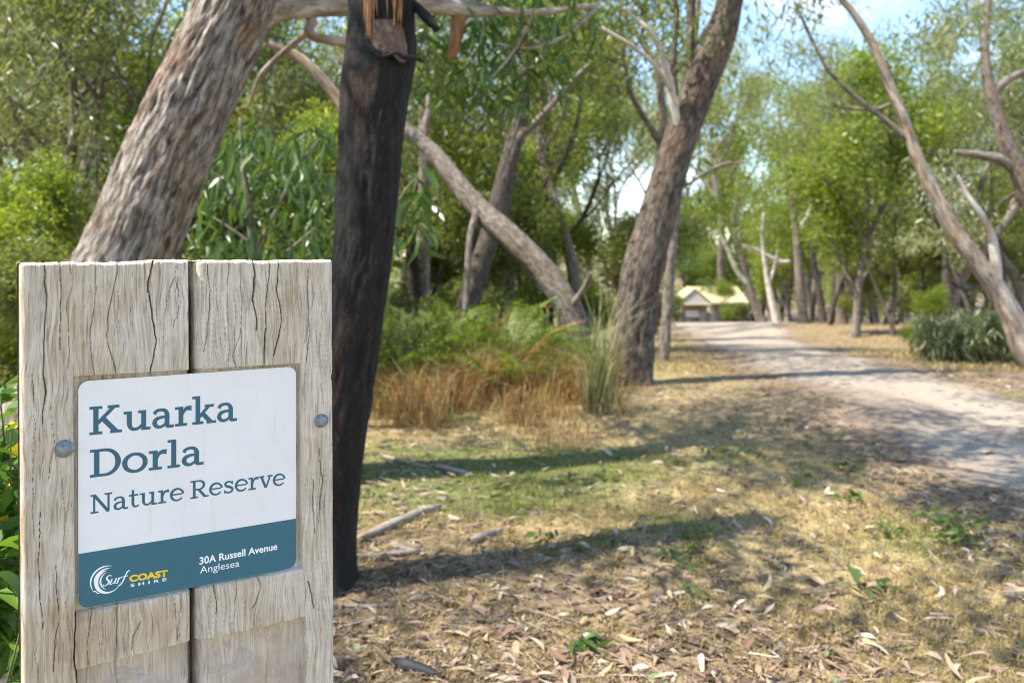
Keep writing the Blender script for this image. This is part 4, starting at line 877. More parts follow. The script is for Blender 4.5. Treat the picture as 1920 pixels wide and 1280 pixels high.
far_trunk('dark straight trunk right of the tall grey trunk on the rim', 32, [(1545, 612, 18), (1538, 560, 17), (1528, 500, 14), (1520, 450, 11), (1515, 380, 7)], 'bark_dark', [(1530, 390, 40), (1560, 420, 40), (1510, 350, 40), (1590, 370, 45), (1550, 320, 45)], 'leaf_gum', seed=231)
far_trunk('short dark trunk in shade between the rim and the wood', 34, [(1562, 612, 14), (1562, 560, 13), (1566, 500, 12), (1570, 440, 8), (1572, 380, 5)], 'bark_dark', [(1580, 440, 35), (1600, 400, 45), (1620, 350, 45), (1640, 430, 40), (1600, 300, 45)], 'leaf_dark', seed=241)
far_trunk('black trunk slanting left across the wood behind the yellow green bush', 24, [(1735, 620, 18), (1722, 590, 17), (1690, 555, 15), (1655, 510, 14), (1625, 475, 12), (1600, 455, 9), (1570, 430, 5)], 'bark_dark', [(1610, 440, 30), (1560, 400, 40), (1650, 400, 45), (1640, 330, 50), (1700, 380, 45)], 'leaf_grey', extra=(('bark_dark', [(1630, 478, 9), (1628, 430, 8), (1625, 350, 7), (1620, 290, 4)]), ('bark_grey', [(1640, 495, 6), (1620, 520, 6), (1600, 560, 6)])), seed=251)
far_trunk('dark upright trunk left of the drooping bush', 19, [(1672, 632, 12), (1675, 580, 12), (1678, 530, 11), (1676, 470, 9), (1680, 400, 6)], 'bark_dark', [(1680, 410, 40), (1660, 450, 35), (1720, 420, 45), (1700, 350, 50), (1740, 340, 45), (1690, 280, 50)], 'leaf_gum', seed=261)
far_trunk('crooked dark trunk behind the drooping bush', 16, [(1800, 640, 26), (1790, 580, 24), (1775, 530, 20), (1772, 480, 15), (1765, 440, 11), (1750, 400, 7)], 'bark_dark', [(1760, 420, 40), (1720, 440, 35), (1800, 440, 40), (1830, 400, 45), (1780, 350, 50), (1740, 310, 45)], 'leaf_grey', extra=(('bark_dark', [(1778, 525, 12), (1810, 540, 10), (1850, 535, 8)]),), seed=271)
# left background, above the sign
far_trunk('dark forked trunk at the left edge above the sign', 14, [(30, 620, 22), (35, 480, 22), (40, 400, 20), (45, 325, 20), (30, 270, 14), (12, 215, 9), (0, 180, 6)], 'bark_dark', [(60, 120, 90), (20, 60, 90), (120, 60, 90), (100, 220, 60), (30, 200, 50), (180, 100, 70), (150, 180, 50), (200, 40, 80)], 'leaf_gum', extra=(('bark_dark', [(47, 325, 13), (70, 290, 9), (95, 265, 7), (110, 230, 5)]),), seed=281)
far_trunk('grey forked trunk left of the leaning tree with crooked limbs', 11, [(200, 620, 22), (192, 480, 20), (186, 380, 18), (190, 300, 17), (180, 240, 15), (170, 205, 12), (140, 175, 9), (110, 150, 7)], 'bark_D', [(110, 110, 70), (200, 160, 60), (240, 110, 70), (140, 40, 80), (60, 170, 50), (280, 60, 80), (230, 210, 40), (120, 300, 40)], 'leaf_grey', extra=(('bark_dark', [(182, 280, 11), (150, 255, 10), (110, 230, 8), (80, 210, 6), (55, 170, 5)]), ('bark_pale', [(172, 200, 10), (195, 160, 8), (220, 130, 6), (245, 100, 5)]), ('bark_pale', [(236, 215, 6), (240, 160, 9), (255, 120, 10), (285, 65, 11), (300, 40, 8), (310, 0, 6)]), ('bark_pale', [(225, 95, 7), (238, 45, 9), (250, 20, 7)])), seed=291)

# --- sapling with big hanging leaves between the two near trunks
SAPP = P(480, 560, 5.6)
sap = empty('gum_sapling', (SAPP[0], SAPP[1], 0)); tag(sap, 'young gum sapling with long hanging green leaves between leaning trunk and charred trunk', 'sapling')
lim = []
for pts in ([(480, 700, 5.6, 20), (478, 560, 5.6, 16), (470, 420, 5.6, 13), (455, 300, 5.6, 9), (450, 220, 5.6, 5)], [(475, 480, 5.6, 8), (520, 390, 5.6, 6), (560, 310, 5.5, 5), (600, 260, 5.5, 3)], [(470, 420, 5.6, 8), (420, 350, 5.5, 5), (395, 290, 5.5, 3)], [(478, 520, 5.6, 7), (540, 470, 5.6, 5), (600, 420, 5.6, 3)], [(474, 460, 5.6, 6), (420, 420, 5.6, 5), (370, 395, 5.6, 3)]):
    p, r = pxpath(pts); lim.append(tube(p, r, 8, .06))
V, f = join(lim); wchild('stem', make_mesh('stem', V, f, M['bark_grey']), sap)
for i in range(290):
    a, b_ = g.uniform(360, 625), g.uniform(215, 500)
    if b_ < 250+.1*abs(a-500): b_ += 60
    hang_leaf(sap, LB_SAP[i % 8], P(a, b_-12, 5.6+g.normal(0, .35)), g.uniform(0, 2*PI), g.uniform(.5, 1.0), g.uniform(.75, 1.15), g.uniform(-1.4, 1.4))
cc = np.array([P(g.uniform(355, 640), g.uniform(230, 560), 6.3+g.random()*.8) for i in range(46)])
V, f = leaves(cc, np.full(46, .22), 60, (.09, .15), .24, .8, 45); o = wchild('crown', make_mesh('crown', V, f, M['leaf_sap'], smooth=False), sap)
# a low leafy twig right of the charred trunk
tw = empty('gum_seedling', tuple(P(660, 780, 4.2)*np.array([1, 1, 0]))); tag(tw, 'small green seedling with broad hanging leaves touching the right side of the charred trunk', 'sapling')
p, r = pxpath([(640, 950, 4.2, 9), (665, 760, 4.2, 8), (690, 600, 4.2, 7), (722, 450, 4.2, 6), (752, 370, 4.2, 5), (778, 335, 4.2, 3)]); V, q, tr = tube(p, r, 8, .06); wchild('stem', make_mesh('stem', V, [q, tr], M['stem']), tw)
for i in range(64):
    a, b_ = [(792, 380), (760, 390), (740, 440), (790, 420), (770, 360), (728, 520), (745, 400), (783, 450)][i % 8]
    hang_leaf(tw, LB_SAP[i % 8], P(a+g.normal(0, 16), b_-20+g.normal(0, 25), 4.2+g.normal(0, .1)), g.uniform(0, 2*PI), g.uniform(.3, 1.0), g.uniform(.7, 1.1), g.uniform(-1.4, 1.4))

# --- background trees: placed one by one, copies of the kinds above
LB = {'left': ('grey green gum trees in the wood behind the sign', 'gum tree in the dense wood left of the charred trunk'),
      }
bgl = []
gb_ = np.random.default_rng(5)
SPOT = [(-999, 40, 'left of the sign post'), (40, 150, 'above the left timber of the sign'), (150, 330, 'behind the thick leaning trunk'), (330, 450, 'just right of the thick leaning trunk'), (450, 620, 'between leaning and charred trunks'),
        (620, 760, 'behind the charred trunk'), (760, 870, 'just right of the charred trunk'), (870, 980, 'behind the upper slanting log'), (980, 1100, 'above the foot of the slanting log'), (1100, 1180, 'above the tall tussock'), (1180, 1270, 'behind the big dark leaning gum'),
        (1270, 1340, 'above the white gabled porch'), (1340, 1410, 'above the cream roof'), (1410, 1470, 'above the pale trunks'), (1470, 1540, 'behind the tall rim trunk'), (1540, 1620, 'right of the rim trunk'), (1620, 1720, 'behind the black slanting trunk'),
        (1720, 1800, 'behind the drooping bush'), (1800, 1880, 'behind the tan gum fork'), (1880, 9999, 'right of the tan gum')]
KD = {'thin_a': 'thin dark stemmed tree', 'thin_b': 'thin grey stemmed tree', 'gum_a': 'grey green gum tree', 'gum_b': 'pale limbed gum tree', 'gum_c': 'dark trunked gum tree', 'gum_d': 'spreading gum tree', 'leafy_a': 'bright green leafy tree', 'leafy_b': 'dense dark leafy tree', 'shrub_a': 'bright green shrub', 'shrub_b': 'dull green shrub'}
def bg_label(k_, px, d):
    dist = 'close' if d < 13.5 else 'midway' if d < 22 else 'far back' if d < 40 else 'farthest back'
    return KD[k_]+' '+dist+' '+[t_ for a, b_, t_ in SPOT if a <= px < b_][0].replace(',', '')
def zone(n, px0, px1, d0, d1, keys, s0, s1, label, group):
    gz_ = np.random.default_rng(int(abs(px0)*7+px1*3+d0*101+n))
    for i in range(n):
        d = gz_.uniform(d0, d1); px = px0+(px1-px0)*(i+gz_.uniform(.1, .9))/n; k_ = keys[int(gz_.integers(len(keys)))]; rz, sc = gz_.uniform(0, 2*PI), gz_.uniform(s0, s1)
        if d < 56 and float(path_d(np.array([X_(px, d)]), np.array([d]))[0]) < .9: continue
        if 1262 < px < 1405 and d < 70 and 'gum_c' not in keys: continue
        place_tree(k_, X_(px, d), d, rz, sc, uniq(bg_label(k_, px, d)), group)
zone(7, -60, 640, 8.5, 12, ['leafy_a', 'gum_d', 'gum_a'], .66, .9, '', 'trees close behind the sign')
zone(6, -100, 800, 13, 19, ['gum_a', 'gum_b', 'gum_d', 'leafy_a'], .9, 1.2, '', 'trees deeper in the wood on the left')
zone(4, -70, 45, 5.2, 7.5, ['shrub_a', 'shrub_b'], .42, .6, '', 'shrubs beside the sign')
zone(8, -100, 760, 8, 13, ['shrub_a', 'shrub_b'], .7, 1.0, '', 'shrubs under the left trees')
zone(6, 720, 1240, 12.5, 17, ['leafy_a', 'gum_a', 'gum_b', 'gum_c'], .75, 1.0, '', 'trees behind the slanting log')
zone(7, 700, 1260, 11.5, 16, ['shrub_b', 'shrub_a', 'shrub_a'], .55, .9, '', 'shrubs behind the bracken')
zone(7, 640, 1215, 18, 28, ['gum_b', 'leafy_a', 'gum_a', 'gum_d'], 1.0, 1.4, '', 'trees far behind the bracken')
zone(7, 1425, 1600, 38, 48, ['leafy_a', 'gum_b', 'gum_a'], 1.35, 1.7, '', 'trees beyond the end of the path')
zone(9, 1540, 2010, 19, 30, ['gum_b', 'gum_d', 'gum_a', 'leafy_a'], 1.0, 1.35, '', 'trees in the wood right of the path')
zone(10, 1580, 2000, 20, 32, ['shrub_b', 'shrub_b', 'shrub_a'], .8, 1.2, '', 'shrubs right of the path')
zone(10, 1430, 1780, 40, 52, ['shrub_a', 'leafy_a', 'shrub_b'], 1.2, 1.7, '', 'shrubs beyond the rim')
zone(9, 1230, 1520, 78, 92, ['leafy_b', 'leafy_a', 'gum_c'], 1.6, 2.2, '', 'trees behind the house')
zone(10, 1480, 2050, 40, 60, ['gum_c', 'leafy_a', 'gum_a'], 1.5, 2.0, '', 'distant trees on the right')
zone(8, -150, 1260, 30, 48, ['leafy_a', 'gum_c', 'gum_a'], 1.4, 1.8, '', 'distant trees on the left')
zone(8, 20, 640, 9, 15, ['thin_a', 'thin_b'], .8, 1.1, '', 'thin stems behind the sign')
zone(8, 740, 1200, 11, 18, ['thin_b', 'thin_a'], .8, 1.1, '', 'thin stems behind the slanting log')
zone(10, 1440, 1980, 17, 30, ['thin_a', 'thin_b'], 1.0, 1.4, '', 'thin stems right of the path')
zone(2, 1235, 1268, 44, 58, ['gum_c', 'gum_b'], 1.5, 1.9, '', 'tall trees over the house')
zone(3, 1420, 1500, 46, 60, ['leafy_a', 'gum_c'], 1.3, 1.5, '', 'tall trees over the house')
zone(2, 1205, 1250, 26, 38, ['gum_c'], 1.0, 1.2, '', 'trees beside the house')
zone(7, 1262, 1490, 80, 96, ['leafy_a', 'gum_a', 'leafy_b'], 3.0, 3.9, '', 'trees behind the house')
zone(4, 1412, 1530, 52, 60, ['leafy_a', 'gum_a'], 1.8, 2.2, '', 'tall trees over the house')
zone(6, 1560, 1990, 60, 75, ['gum_a', 'gum_c'], 2.0, 2.5, '', 'trees closing the view on the right')
# off-frame neighbours to the left and behind, which shade the clearing
for x, y, k_, s_, rz in ((-5.4, 1.6, 'gum_a', .9, 0.5), (-6.5, 2.8, 'leafy_b', 1.05, 1.0), (-7.5, -1.5, 'gum_b', 1.0, 3.3)):
    place_tree(k_, x, y, rz, s_, 'gum tree out of view left of the sign', 'trees left of the clearing')
# far-off wood
cw = []; gw = np.random.default_rng(8)
for i in range(2200):
    d = gw.uniform(62, 130); px = gw.uniform(-250, 2150); x = X_(px, d)
    if 1240 < px < 1440 and d < 95: continue
    cw.append((x, d, float(gz0(x, d))+gw.random()**1.1*10, gw.uniform(.9, 1.7)))
cw = np.array(cw); V, f = leaves(cw[:, :3], cw[:, 3], 55, (.3, .5), .38, .5, 91)
tag(obj('far_wood', make_mesh('far_wood', V, f, M['leaf_gum'], smooth=False)), 'far off green wood closing the view behind all the trees', 'wood', kind='stuff')

# ------------------------------------------------------------------ house, fence, seat at the end of the path
def box(x0, x1, y0, y1, z0, z1):
    V = np.array([(x, y, z) for z in (z0, z1) for y in (y0, y1) for x in (x0, x1)], float)
    q = np.array([(0, 2, 3, 1), (4, 5, 7, 6), (0, 1, 5, 4), (2, 6, 7, 3), (0, 4, 6, 2), (1, 3, 7, 5)]); return V, q
def boxes(name, bl, m, parent=None):
    Vs = []; qs = []; n = 0
    for b_ in bl: V, q = box(*b_); Vs.append(V); qs.append(q+n); n += 8
    me = make_mesh(name, np.concatenate(Vs), np.concatenate(qs), m, smooth=False)
    return wchild(name, me, parent) if parent is not None else obj(name, me)
DH = 73.0; hg = float(gz0(17, DH)); hx = X_(1275, DH)
house = empty('house', (hx, DH, hg)); tag(house, 'low cream roofed house with a white gabled porch behind the grey fence', 'house')
W1, W2 = 2.5, 6.2; ez = H-(566-HZ)/F*DH; rz_ = H-(538-HZ)/F*(DH+2.5); gzp = H-(543-HZ)/F*DH
boxes('wall', [(hx+.4, hx+W2-.3, DH+1.6, DH+6.5, hg, ez+.02)], M['hwall'], house)
boxes('window', [(hx+4.0, hx+5.2, DH+1.56, DH+1.64, hg+.9, hg+2.0)], M['glass'], house); boxes('door', [(hx+2.6, hx+3.4, DH+1.56, DH+1.64, hg+.1, hg+2.05)], M['hwood'], house)
V = np.array([(hx+.2, DH+.6, ez), (hx+W2, DH+.6, ez), (hx+W2-.2, DH+3.6, rz_), (hx+1.6, DH+3.6, rz_), (hx+.2, DH+7, ez), (hx+W2, DH+7, ez)]); V2 = V.copy(); V2[:, 2] -= .14
Fq = [np.array([(0, 1, 2, 3), (3, 2, 5, 4), (6, 9, 8, 7), (9, 10, 11, 8), (0, 6, 7, 1), (4, 5, 11, 10), (1, 7, 8, 2), (2, 8, 11, 5), (0, 3, 9, 6), (3, 4, 10, 9)])]
roof = wchild('roof', make_mesh('roof', np.vstack([V, V2]), Fq, M['roof'], smooth=False), house)
gx0, gx1, gxm = hx-.25, hx+W1, hx+(W1-.25)/2
V = np.array([(gx0-.1, DH-.9, ez-.03), (gxm, DH-.9, gzp+.1), (gx1+.1, DH-.9, ez-.03), (gx0-.1, DH+2.4, ez-.03), (gxm, DH+2.4, gzp+.1), (gx1+.1, DH+2.4, ez-.03)]); V2 = V.copy(); V2[:, 2] += .09
wchild('porch_roof', make_mesh('porch_roof', np.vstack([V, V2]), [np.array([(0, 3, 4, 1), (1, 4, 5, 2), (6, 7, 10, 9), (7, 8, 11, 10), (0, 1, 7, 6), (1, 2, 8, 7), (2, 5, 11, 8), (0, 6, 9, 3), (3, 9, 10, 4), (4, 10, 11, 5)])], M['roof'], smooth=False), house)
V = np.array([(gx0, DH-.8, ez-.02), (gx1, DH-.8, ez-.02), (gxm, DH-.8, gzp+.05), (gx0, DH-.7, ez-.02), (gx1, DH-.7, ez-.02), (gxm, DH-.7, gzp+.05)])
wchild('gable', make_mesh('gable', V, [np.array([(0, 1, 2), (3, 5, 4)]), np.array([(0, 3, 4, 1), (1, 4, 5, 2), (2, 5, 3, 0)])], M['gable'], smooth=False), house)
boxes('fascia', [(gx0-.05, gx1+.05, DH-.86, DH-.76, ez-.2, ez-.03)], M['hwood'], house)
boxes('fascia', [(gx1+.06, hx+W2, DH+.5, DH+.58, ez-.18, ez-.02)], M['hwood'], house)
for xx in (gx0+.15, gx1-.15, hx+4.0, hx+5.9): boxes('verandah_post', [(xx-.09, xx+.09, DH-.8+(1.4 if xx > gx1 else 0), DH-.62+(1.4 if xx > gx1 else 0), hg-.1, ez-.2)], M['hwood'], house)
DFN = 66.0
fence = empty('paling_fence', (X_(1345, DFN), DFN, float(gz0(X_(1345, DFN), DFN)))); tag(fence, 'weathered grey paling fence in front of the cream roofed house', 'fence')
fx0, fx1 = X_(1262, DFN), X_(1408, DFN); npal = 44; pw = (fx1-fx0)/npal; fme = None
for i in range(npal):
    xx = fx0+pw*(i+.5); zz = float(gz0(xx, DFN))
    if fme is None:
        V, q = box(-pw*.46, pw*.46, -.01, .01, 0, 1.16); fme = make_mesh('paling', V, q, M['paling'], smooth=False)
    o = obj('paling', fme, fence); o.location = Vector((xx, DFN+gb_.normal(0, .006), zz-.03))-Vector(fence.location); o.scale = (1, 1, gb_.uniform(.95, 1.04)); o.rotation_euler.y = gb_.normal(0, .012)
boxes('rail', [(fx0, fx1, DFN+.012, DFN+.06, float(gz0(fx0, DFN))+.3, float(gz0(fx0, DFN))+.38)], M['hwood'], fence); boxes('rail', [(fx0, fx1, DFN+.012, DFN+.06, float(gz0(fx0, DFN))+.9, float(gz0(fx0, DFN))+.98)], M['hwood'], fence)
for k_ in range(5): xx = fx0+(fx1-fx0)*k_/4; boxes('fence_post', [(xx-.05, xx+.05, DFN+.062, DFN+.16, float(gz0(xx, DFN))-.1, float(gz0(xx, DFN))+1.15)], M['hwood'], fence)
DS = 50.0; bx_ = X_(1299, DS); bz = float(gz(bx_, DS))
seat = empty('bench', (bx_, DS, bz)); tag(seat, 'small grey slab bench on dark legs at the far end of the path', 'bench')
boxes('seat', [(bx_-.38, bx_+.38, DS-.2, DS+.2, bz+.42, bz+.5)], M['slab'], seat); boxes('backrest', [(bx_-.38, bx_+.38, DS+.2, DS+.25, bz+.55, bz+.75)], M['slab'], seat)
for sx in (-.28, .28): boxes('leg', [(bx_+sx-.04, bx_+sx+.04, DS-.16, DS+.24, bz-.05, bz+.418)], M['bark_dark'], seat); boxes('bracket', [(bx_+sx-.03, bx_+sx+.03, DS+.252, DS+.28, bz+.3, bz+.74)], M['bark_dark'], seat)
for px, d, k_, s_, lab in ((1372, 64.5, 'shrub_a', 1.05, 'bright green shrub growing over the fence beside the porch'), (1388, 64, 'shrub_b', .7, 'dark round shrub at the right end of the grey fence'), (1255, 63, 'shrub_b', .9, 'dark shrub at the left end of the grey fence'), (1715, 14.5, 'shrub_a', .34, 'yellow green bush left of the dark drooping bush')):
    place_tree(k_, X_(px, d), d, 1.0+px, s_, lab, None)

# ------------------------------------------------------------------ bushes, bracken, grass
# dark drooping bush right
db = P(1810, 655, 11.0); bush = empty('drooping_bush', (db[0], db[1], float(gz(db[0], db[1])))); tag(bush, 'dark grey green bush with long drooping leaves under the tan leaning gum', 'bush')
cb = []; 
for i in range(120):
    a = gw.uniform(1725, 1905); top = 590+.0009*(a-1815)**2+8*math.sin(a*.09); cb.append(P(a, gw.uniform(top, 655), 11.0+gw.uniform(-.5, .6)))
V, f = leaves(np.array(cb), np.full(len(cb), .17), 50, (.12, .2), .13, .9, 71); wchild('foliage', make_mesh('foliage', V, f, M['leaf_grey'], smooth=False), bush)
lim = []
for a in np.linspace(1740, 1900, 9):
    p = np.array([P(1815, 665, 11), P((1815+a)/2, 600, 11), P(a, 600+.0009*(a-1815)**2, 11), P(a+(8 if a > 1815 else -8), 640, 11)]); lim.append(tube(p, np.array([.02, .015, .01, .004]), 6, .1))
V, f = join(lim); wchild('branches', make_mesh('branches', V, f, M['bark_dark']), bush)

# bracken
def frond_mesh(m, L_=.8, seed=0):
    gq = np.random.default_rng(seed); V = []; q = []; n = 0; ns = 16
    for i in range(ns):
        s_ = (i+1)/ns; y = L_*s_; z = .35*L_*s_-.55*L_*s_*s_; pl = .34*L_*(1-s_)**.8*min(1, s_*5)+.02
        for sd in (-1, 1):
            k_ = 6
            for j in range(k_):
                f0 = j/k_; f1 = (j+.9)/k_; w_ = .030*L_*(1-f0)+.004
                bx0 = sd*pl*f0; bx1 = sd*pl*f1; yo = y+.35*pl*f0; zz = z-.25*pl*f0
                V += [(bx0, yo-w_*.6, zz), (bx1, yo-w_*.3, zz-.02*L_), ((bx0+bx1)/2, yo+w_*1.1, zz+.01*L_*gq.normal())]; q.append((n, n+1, n+2)); n += 3
    V = np.array(V); Vt, qt, tt = tube(np.array([(0, 0, 0), (0, L_*.5, .04*L_), (0, L_, -.2*L_)]), np.array([.006, .004, .001])*L_, 4, .15)
    return make_mesh('frond', np.vstack([V, Vt[:, :3]]), [np.array(q), qt+len(V), tt+len(V)], m, smooth=False)
FR = [frond_mesh(M['fern_green'], .8, i) for i in range(4)]; FRB = [frond_mesh(M['fern_brown'], .75, i+7) for i in range(2)]
stemme = None
gf = np.random.default_rng(19)
fern_spots = [(735, 7.6, 'g'), (770, 8.1, 'g'), (805, 7.5, 'g'), (835, 8.0, 'm'), (865, 7.7, 'g'), (900, 7.9, 'g'), (930, 8.6, 'b'), (945, 7.6, 'g'), (975, 8.0, 'g'), (1010, 7.8, 'g'), (1040, 8.0, 'm'), (760, 9.2, 'g'), (830, 9.0, 'm'), (905, 9.2, 'b'), (985, 9.0, 'g'), (715, 8.8, 'g'), (880, 7.2, 'g'), (790, 7.0, 'g'), (728, 7.1, 'g'), (750, 6.9, 'g'), (840, 7.3, 'g'), (960, 7.2, 'm')]
for px, d, kd in sorted(fern_spots):
    x = X_(px, d); o = empty('bracken_fern', (x, d, float(gz(x, d))))
    wh = ['beside the charred trunk', 'under the slender pale trunk', 'at the foot of the thick grey trunk', 'below the middle of the slanting log', 'near the foot of the slanting log'][int(np.clip((px-700)//72, 0, 4))]+(' at the front' if d < 7.4 else ' at the back' if d > 8.5 else '')
    tag(o, uniq({'g': 'bright green bracken fern '+wh, 'm': 'green bracken fern with browning fronds '+wh, 'b': 'rusty dying bracken fern '+wh}[kd]) if True else {'g': 'bright green bracken fern below the slanting log', 'm': 'green bracken fern with browning fronds below the slanting log', 'b': 'rusty dying bracken fern at the foot of the grey trunk'}[kd], 'fern', {'g': 'green bracken ferns', 'm': 'browning bracken ferns', 'b': 'rusty bracken ferns'}[kd])
    for i in range(11):
        br = kd == 'b' or (kd == 'm' and i % 4 == 0); c_ = obj('frond', (FRB[i % 2] if br else FR[i % 4]), o)
        a = 2*PI*i/11+gf.normal(0, .3); hgt = gf.uniform(.02, .48); c_.location = (math.cos(a)*.08, math.sin(a)*.08, hgt); c_.rotation_euler = (gf.uniform(.1, .95), gf.normal(0, .3), a-PI/2); c_.scale = (gf.uniform(.55, .95),)*3
    lm = []
    for i in range(5):
        a = 2*PI*i/5; lm.append(tube(np.array([(0, 0, -.03), (math.cos(a)*.06, math.sin(a)*.06, .35), (math.cos(a)*.09, math.sin(a)*.09, .75)]), np.array([.008, .006, .003]), 5, .2))
    if stemme is None: V, f = join(lm); stemme = make_mesh('stem', V, f, M['stem'])
    obj('stem', stemme, o)

def grass(xy, hgt, lean, wid, seed, curve=True):
    gq = np.random.default_rng(seed); n = len(xy); z = gz(xy[:, 0], xy[:, 1]); hgt = np.asarray(hgt)*1.0; b0 = np.c_[xy, z-.004]
    az = gq.uniform(0, 2*PI, n); h_ = hgt*gq.uniform(.5, 1.3, n); ln_ = lean*gq.uniform(.2, 1.4, n); dx = np.c_[np.cos(az), np.sin(az), 0*az]; sd = np.c_[-np.sin(az+gq.normal(0, .6, n)), np.cos(az), 0*az]
    w_ = wid*gq.uniform(.6, 1.4, n); up = np.array([0, 0, 1.0])
    mid = b0+up*(h_*.62)[:, None]+dx*(ln_*h_*.3)[:, None]; tip = b0+up*(h_*(1-.25*ln_))[:, None]+dx*(ln_*h_)[:, None]
    V = np.stack([b0-sd*w_[:, None]/2, b0+sd*w_[:, None]/2, mid+sd*w_[:, None]*.4, tip, mid-sd*w_[:, None]*.4], 1).reshape(-1, 3)
    i = np.arange(n)*5; return V, [np.stack([i, i+1, i+2, i+4], -1), np.stack([i+4, i+2, i+3], -1)]
def scatter(n, px0, px1, d0, d1, seed, power=1.0):
    gq = np.random.default_rng(seed); d = d0*(d1/d0)**(gq.random(n)**power); px = gq.uniform(px0, px1, n); return np.c_[(px-960)/F*d, d]
# short lawn of dead grass
xy = scatter(430000, 150, 2000, 2.2, 14, 1); lit, gn, pdv = masks(xy[:, 0], xy[:, 1]); u_ = np.random.default_rng(2).random(len(xy))
tuft = ss(-.35, .4, fbm(xy[:, 0]*5, xy[:, 1]*5, 0, 3, 33)); k1 = (u_ < (1-.85*lit)*(.25+.75*tuft)) & (pdv > .08); xyk = xy[k1]; gk = gn[k1]; u2 = np.random.default_rng(3).random(len(xyk)); isg = u2 < gk*.8
V, f = grass(xyk[~isg], .034, 1.1, .0022, 4); tag(obj('dry_grass', make_mesh('dry_grass', V, f, M['grass_dry'], smooth=False)), 'short dead tan grass covering the clearing floor', 'grass', kind='stuff')
V, f = grass(xyk[isg], .04, .9, .0024, 5); tag(obj('green_grass', make_mesh('green_grass', V, f, M['grass_green'], smooth=False)), 'short green grass in patches on the clearing floor', 'grass', kind='stuff')
# rusty tall grass
xy = scatter(42000, 680, 1250, 5.2, 7.9, 6); ppx = 960+F*xy[:, 0]/xy[:, 1]; nzf = fbm(xy[:, 0]*1.8, xy[:, 1]*1.8, 0, 4, 7)
dens = ss(5.4, 7.0, xy[:, 1]+1.1*nzf)*(1-ss(1060, 1170, ppx+60*nzf))*ss(-.3, .3, fbm(xy[:, 0]*3, xy[:, 1]*3, 3, 4, 17)); kp = np.random.default_rng(7).random(len(xy)) < dens
hh_ = (.10+.32*ss(5.4, 6.7, xy[:, 1]+.8*nzf))*(1+.5*fbm(xy[:, 0]*5, xy[:, 1]*5, 1, 2, 27)); V, f = grass(xy[kp], hh_[kp], .9, .0042, 8); tag(obj('rusty_grass', make_mesh('rusty_grass', V, f, M['grass_rust'], smooth=False)), 'tall rust coloured dead grass in front of the green bracken', 'grass', kind='stuff')
xy = scatter(7000, 680, 1140, 7.0, 10.0, 16); V, f = grass(xy, .16+.34*ss(6.4, 7.8, xy[:, 1]+.9*fbm(xy[:, 0]*2, xy[:, 1]*2, 9, 3, 3)), .8, .0055, 18); tag(obj('green_undergrowth', make_mesh('green_undergrowth', V, f, M['grass_green'], smooth=False)), 'green grassy undergrowth around the bracken', 'undergrowth', kind='stuff')
xy = scatter(30000, 1230, 2000, 9, 34, 26); pdv = path_d(xy[:, 0], xy[:, 1]); xy = xy[(pdv > .3)]; V, f = grass(xy, .07, .8, .007, 28); tag(obj('far_grass', make_mesh('far_grass', V, f, M['grass_dry'], smooth=False)), 'straw coloured grass on the verges further along the path', 'grass', kind='stuff')
# tussock
def tussock(px, d, n, hgt, spread, label, seed, m='tussock', nm='grass_tussock'):
    gq = np.random.default_rng(seed); x = X_(px, d); o = empty(nm, (x, d, float(gz(x, d)))); tag(o, label, 'grass tussock'); a = gq.uniform(0, 2*PI, n); r_ = gq.random(n)**.8*spread
    V, f = grass(np.c_[x+np.cos(a)*r_, d+np.sin(a)*r_], hgt*(.35+.65*gq.random(n)), .55, .0062, seed+1); wchild('blades', make_mesh('blades', V, f, M[m], smooth=False), o)
tussock(1122, 6.45, 280, 1.0, .12, 'tall upright grass tussock with pale tops in front of the big dark leaning gum', 31)
tussock(1185, 7.6, 70, .13, .2, 'low dry grass tuft at the foot of the big dark leaning gum', 33, 'grass_rust')
tussock(700, 6.6, 220, .42, .25, 'green grass tuft right beside the charred trunk', 35, 'grass_green')

# shrub with yellow flowers left of the post
ysp = (-1.02, 1.42)
ysh = empty('flowering_shrub', (ysp[0], ysp[1], 0)); tag(ysh, 'low leafy green shrub with small yellow flowers beside the left edge of the sign post', 'shrub')
lim = []; gy = np.random.default_rng(29); PETV = None
def flower_mesh():
    V = []; q = []; n = 0
    for k_ in range(5):
        a = 2*PI*k_/5; c_, s_ = math.cos(a), math.sin(a); L_ = .011; w_ = .0045
        V += [(0, 0, 0), (c_*L_*.6-s_*w_, s_*L_*.6+c_*w_, .002), (c_*L_, s_*L_, .001), (c_*L_*.6+s_*w_, s_*L_*.6-c_*w_, .002)]; q.append((n, n+1, n+2, n+3)); n += 4
    return make_mesh('flower', np.array(V), np.array(q), M['petal'], smooth=False)
FM = flower_mesh()
tips = []
for i in range(34):
    d = gy.uniform(1.22, 1.85); px = gy.uniform(-45, 42); py = gy.uniform(650, 1270); tp = P(px, py, d); b0 = np.array([ysp[0]+gy.normal(0, .08), ysp[1]+gy.normal(0, .12), -.02]); md = (b0+tp)/2+np.array([gy.normal(0, .04), gy.normal(0, .04), .08]); pp = np.array([b0, md, tp]); lim.append(tube(pp, np.array([.004, .003, .0012]), 5, .08)); tips.append((tp, md))
V, f = join(lim); wchild('stem', make_mesh('stem', V, f, M['stem']), ysh)
cy_ = np.array([md+(tp-md)*gy.uniform(.3, 1.0) for tp, md in tips for _ in range(3)]); V, f = leaves(cy_+gy.normal(0, .03, cy_.shape)+np.array([-.03, .08, 0]), np.full(len(cy_), .07), 12, (.03, .06), .42, .2, 63)
o = wchild('foliage', make_mesh('foliage', V, f, M['shrub_green'], smooth=False), ysh); o['kind'] = 'stuff'
nl = 0
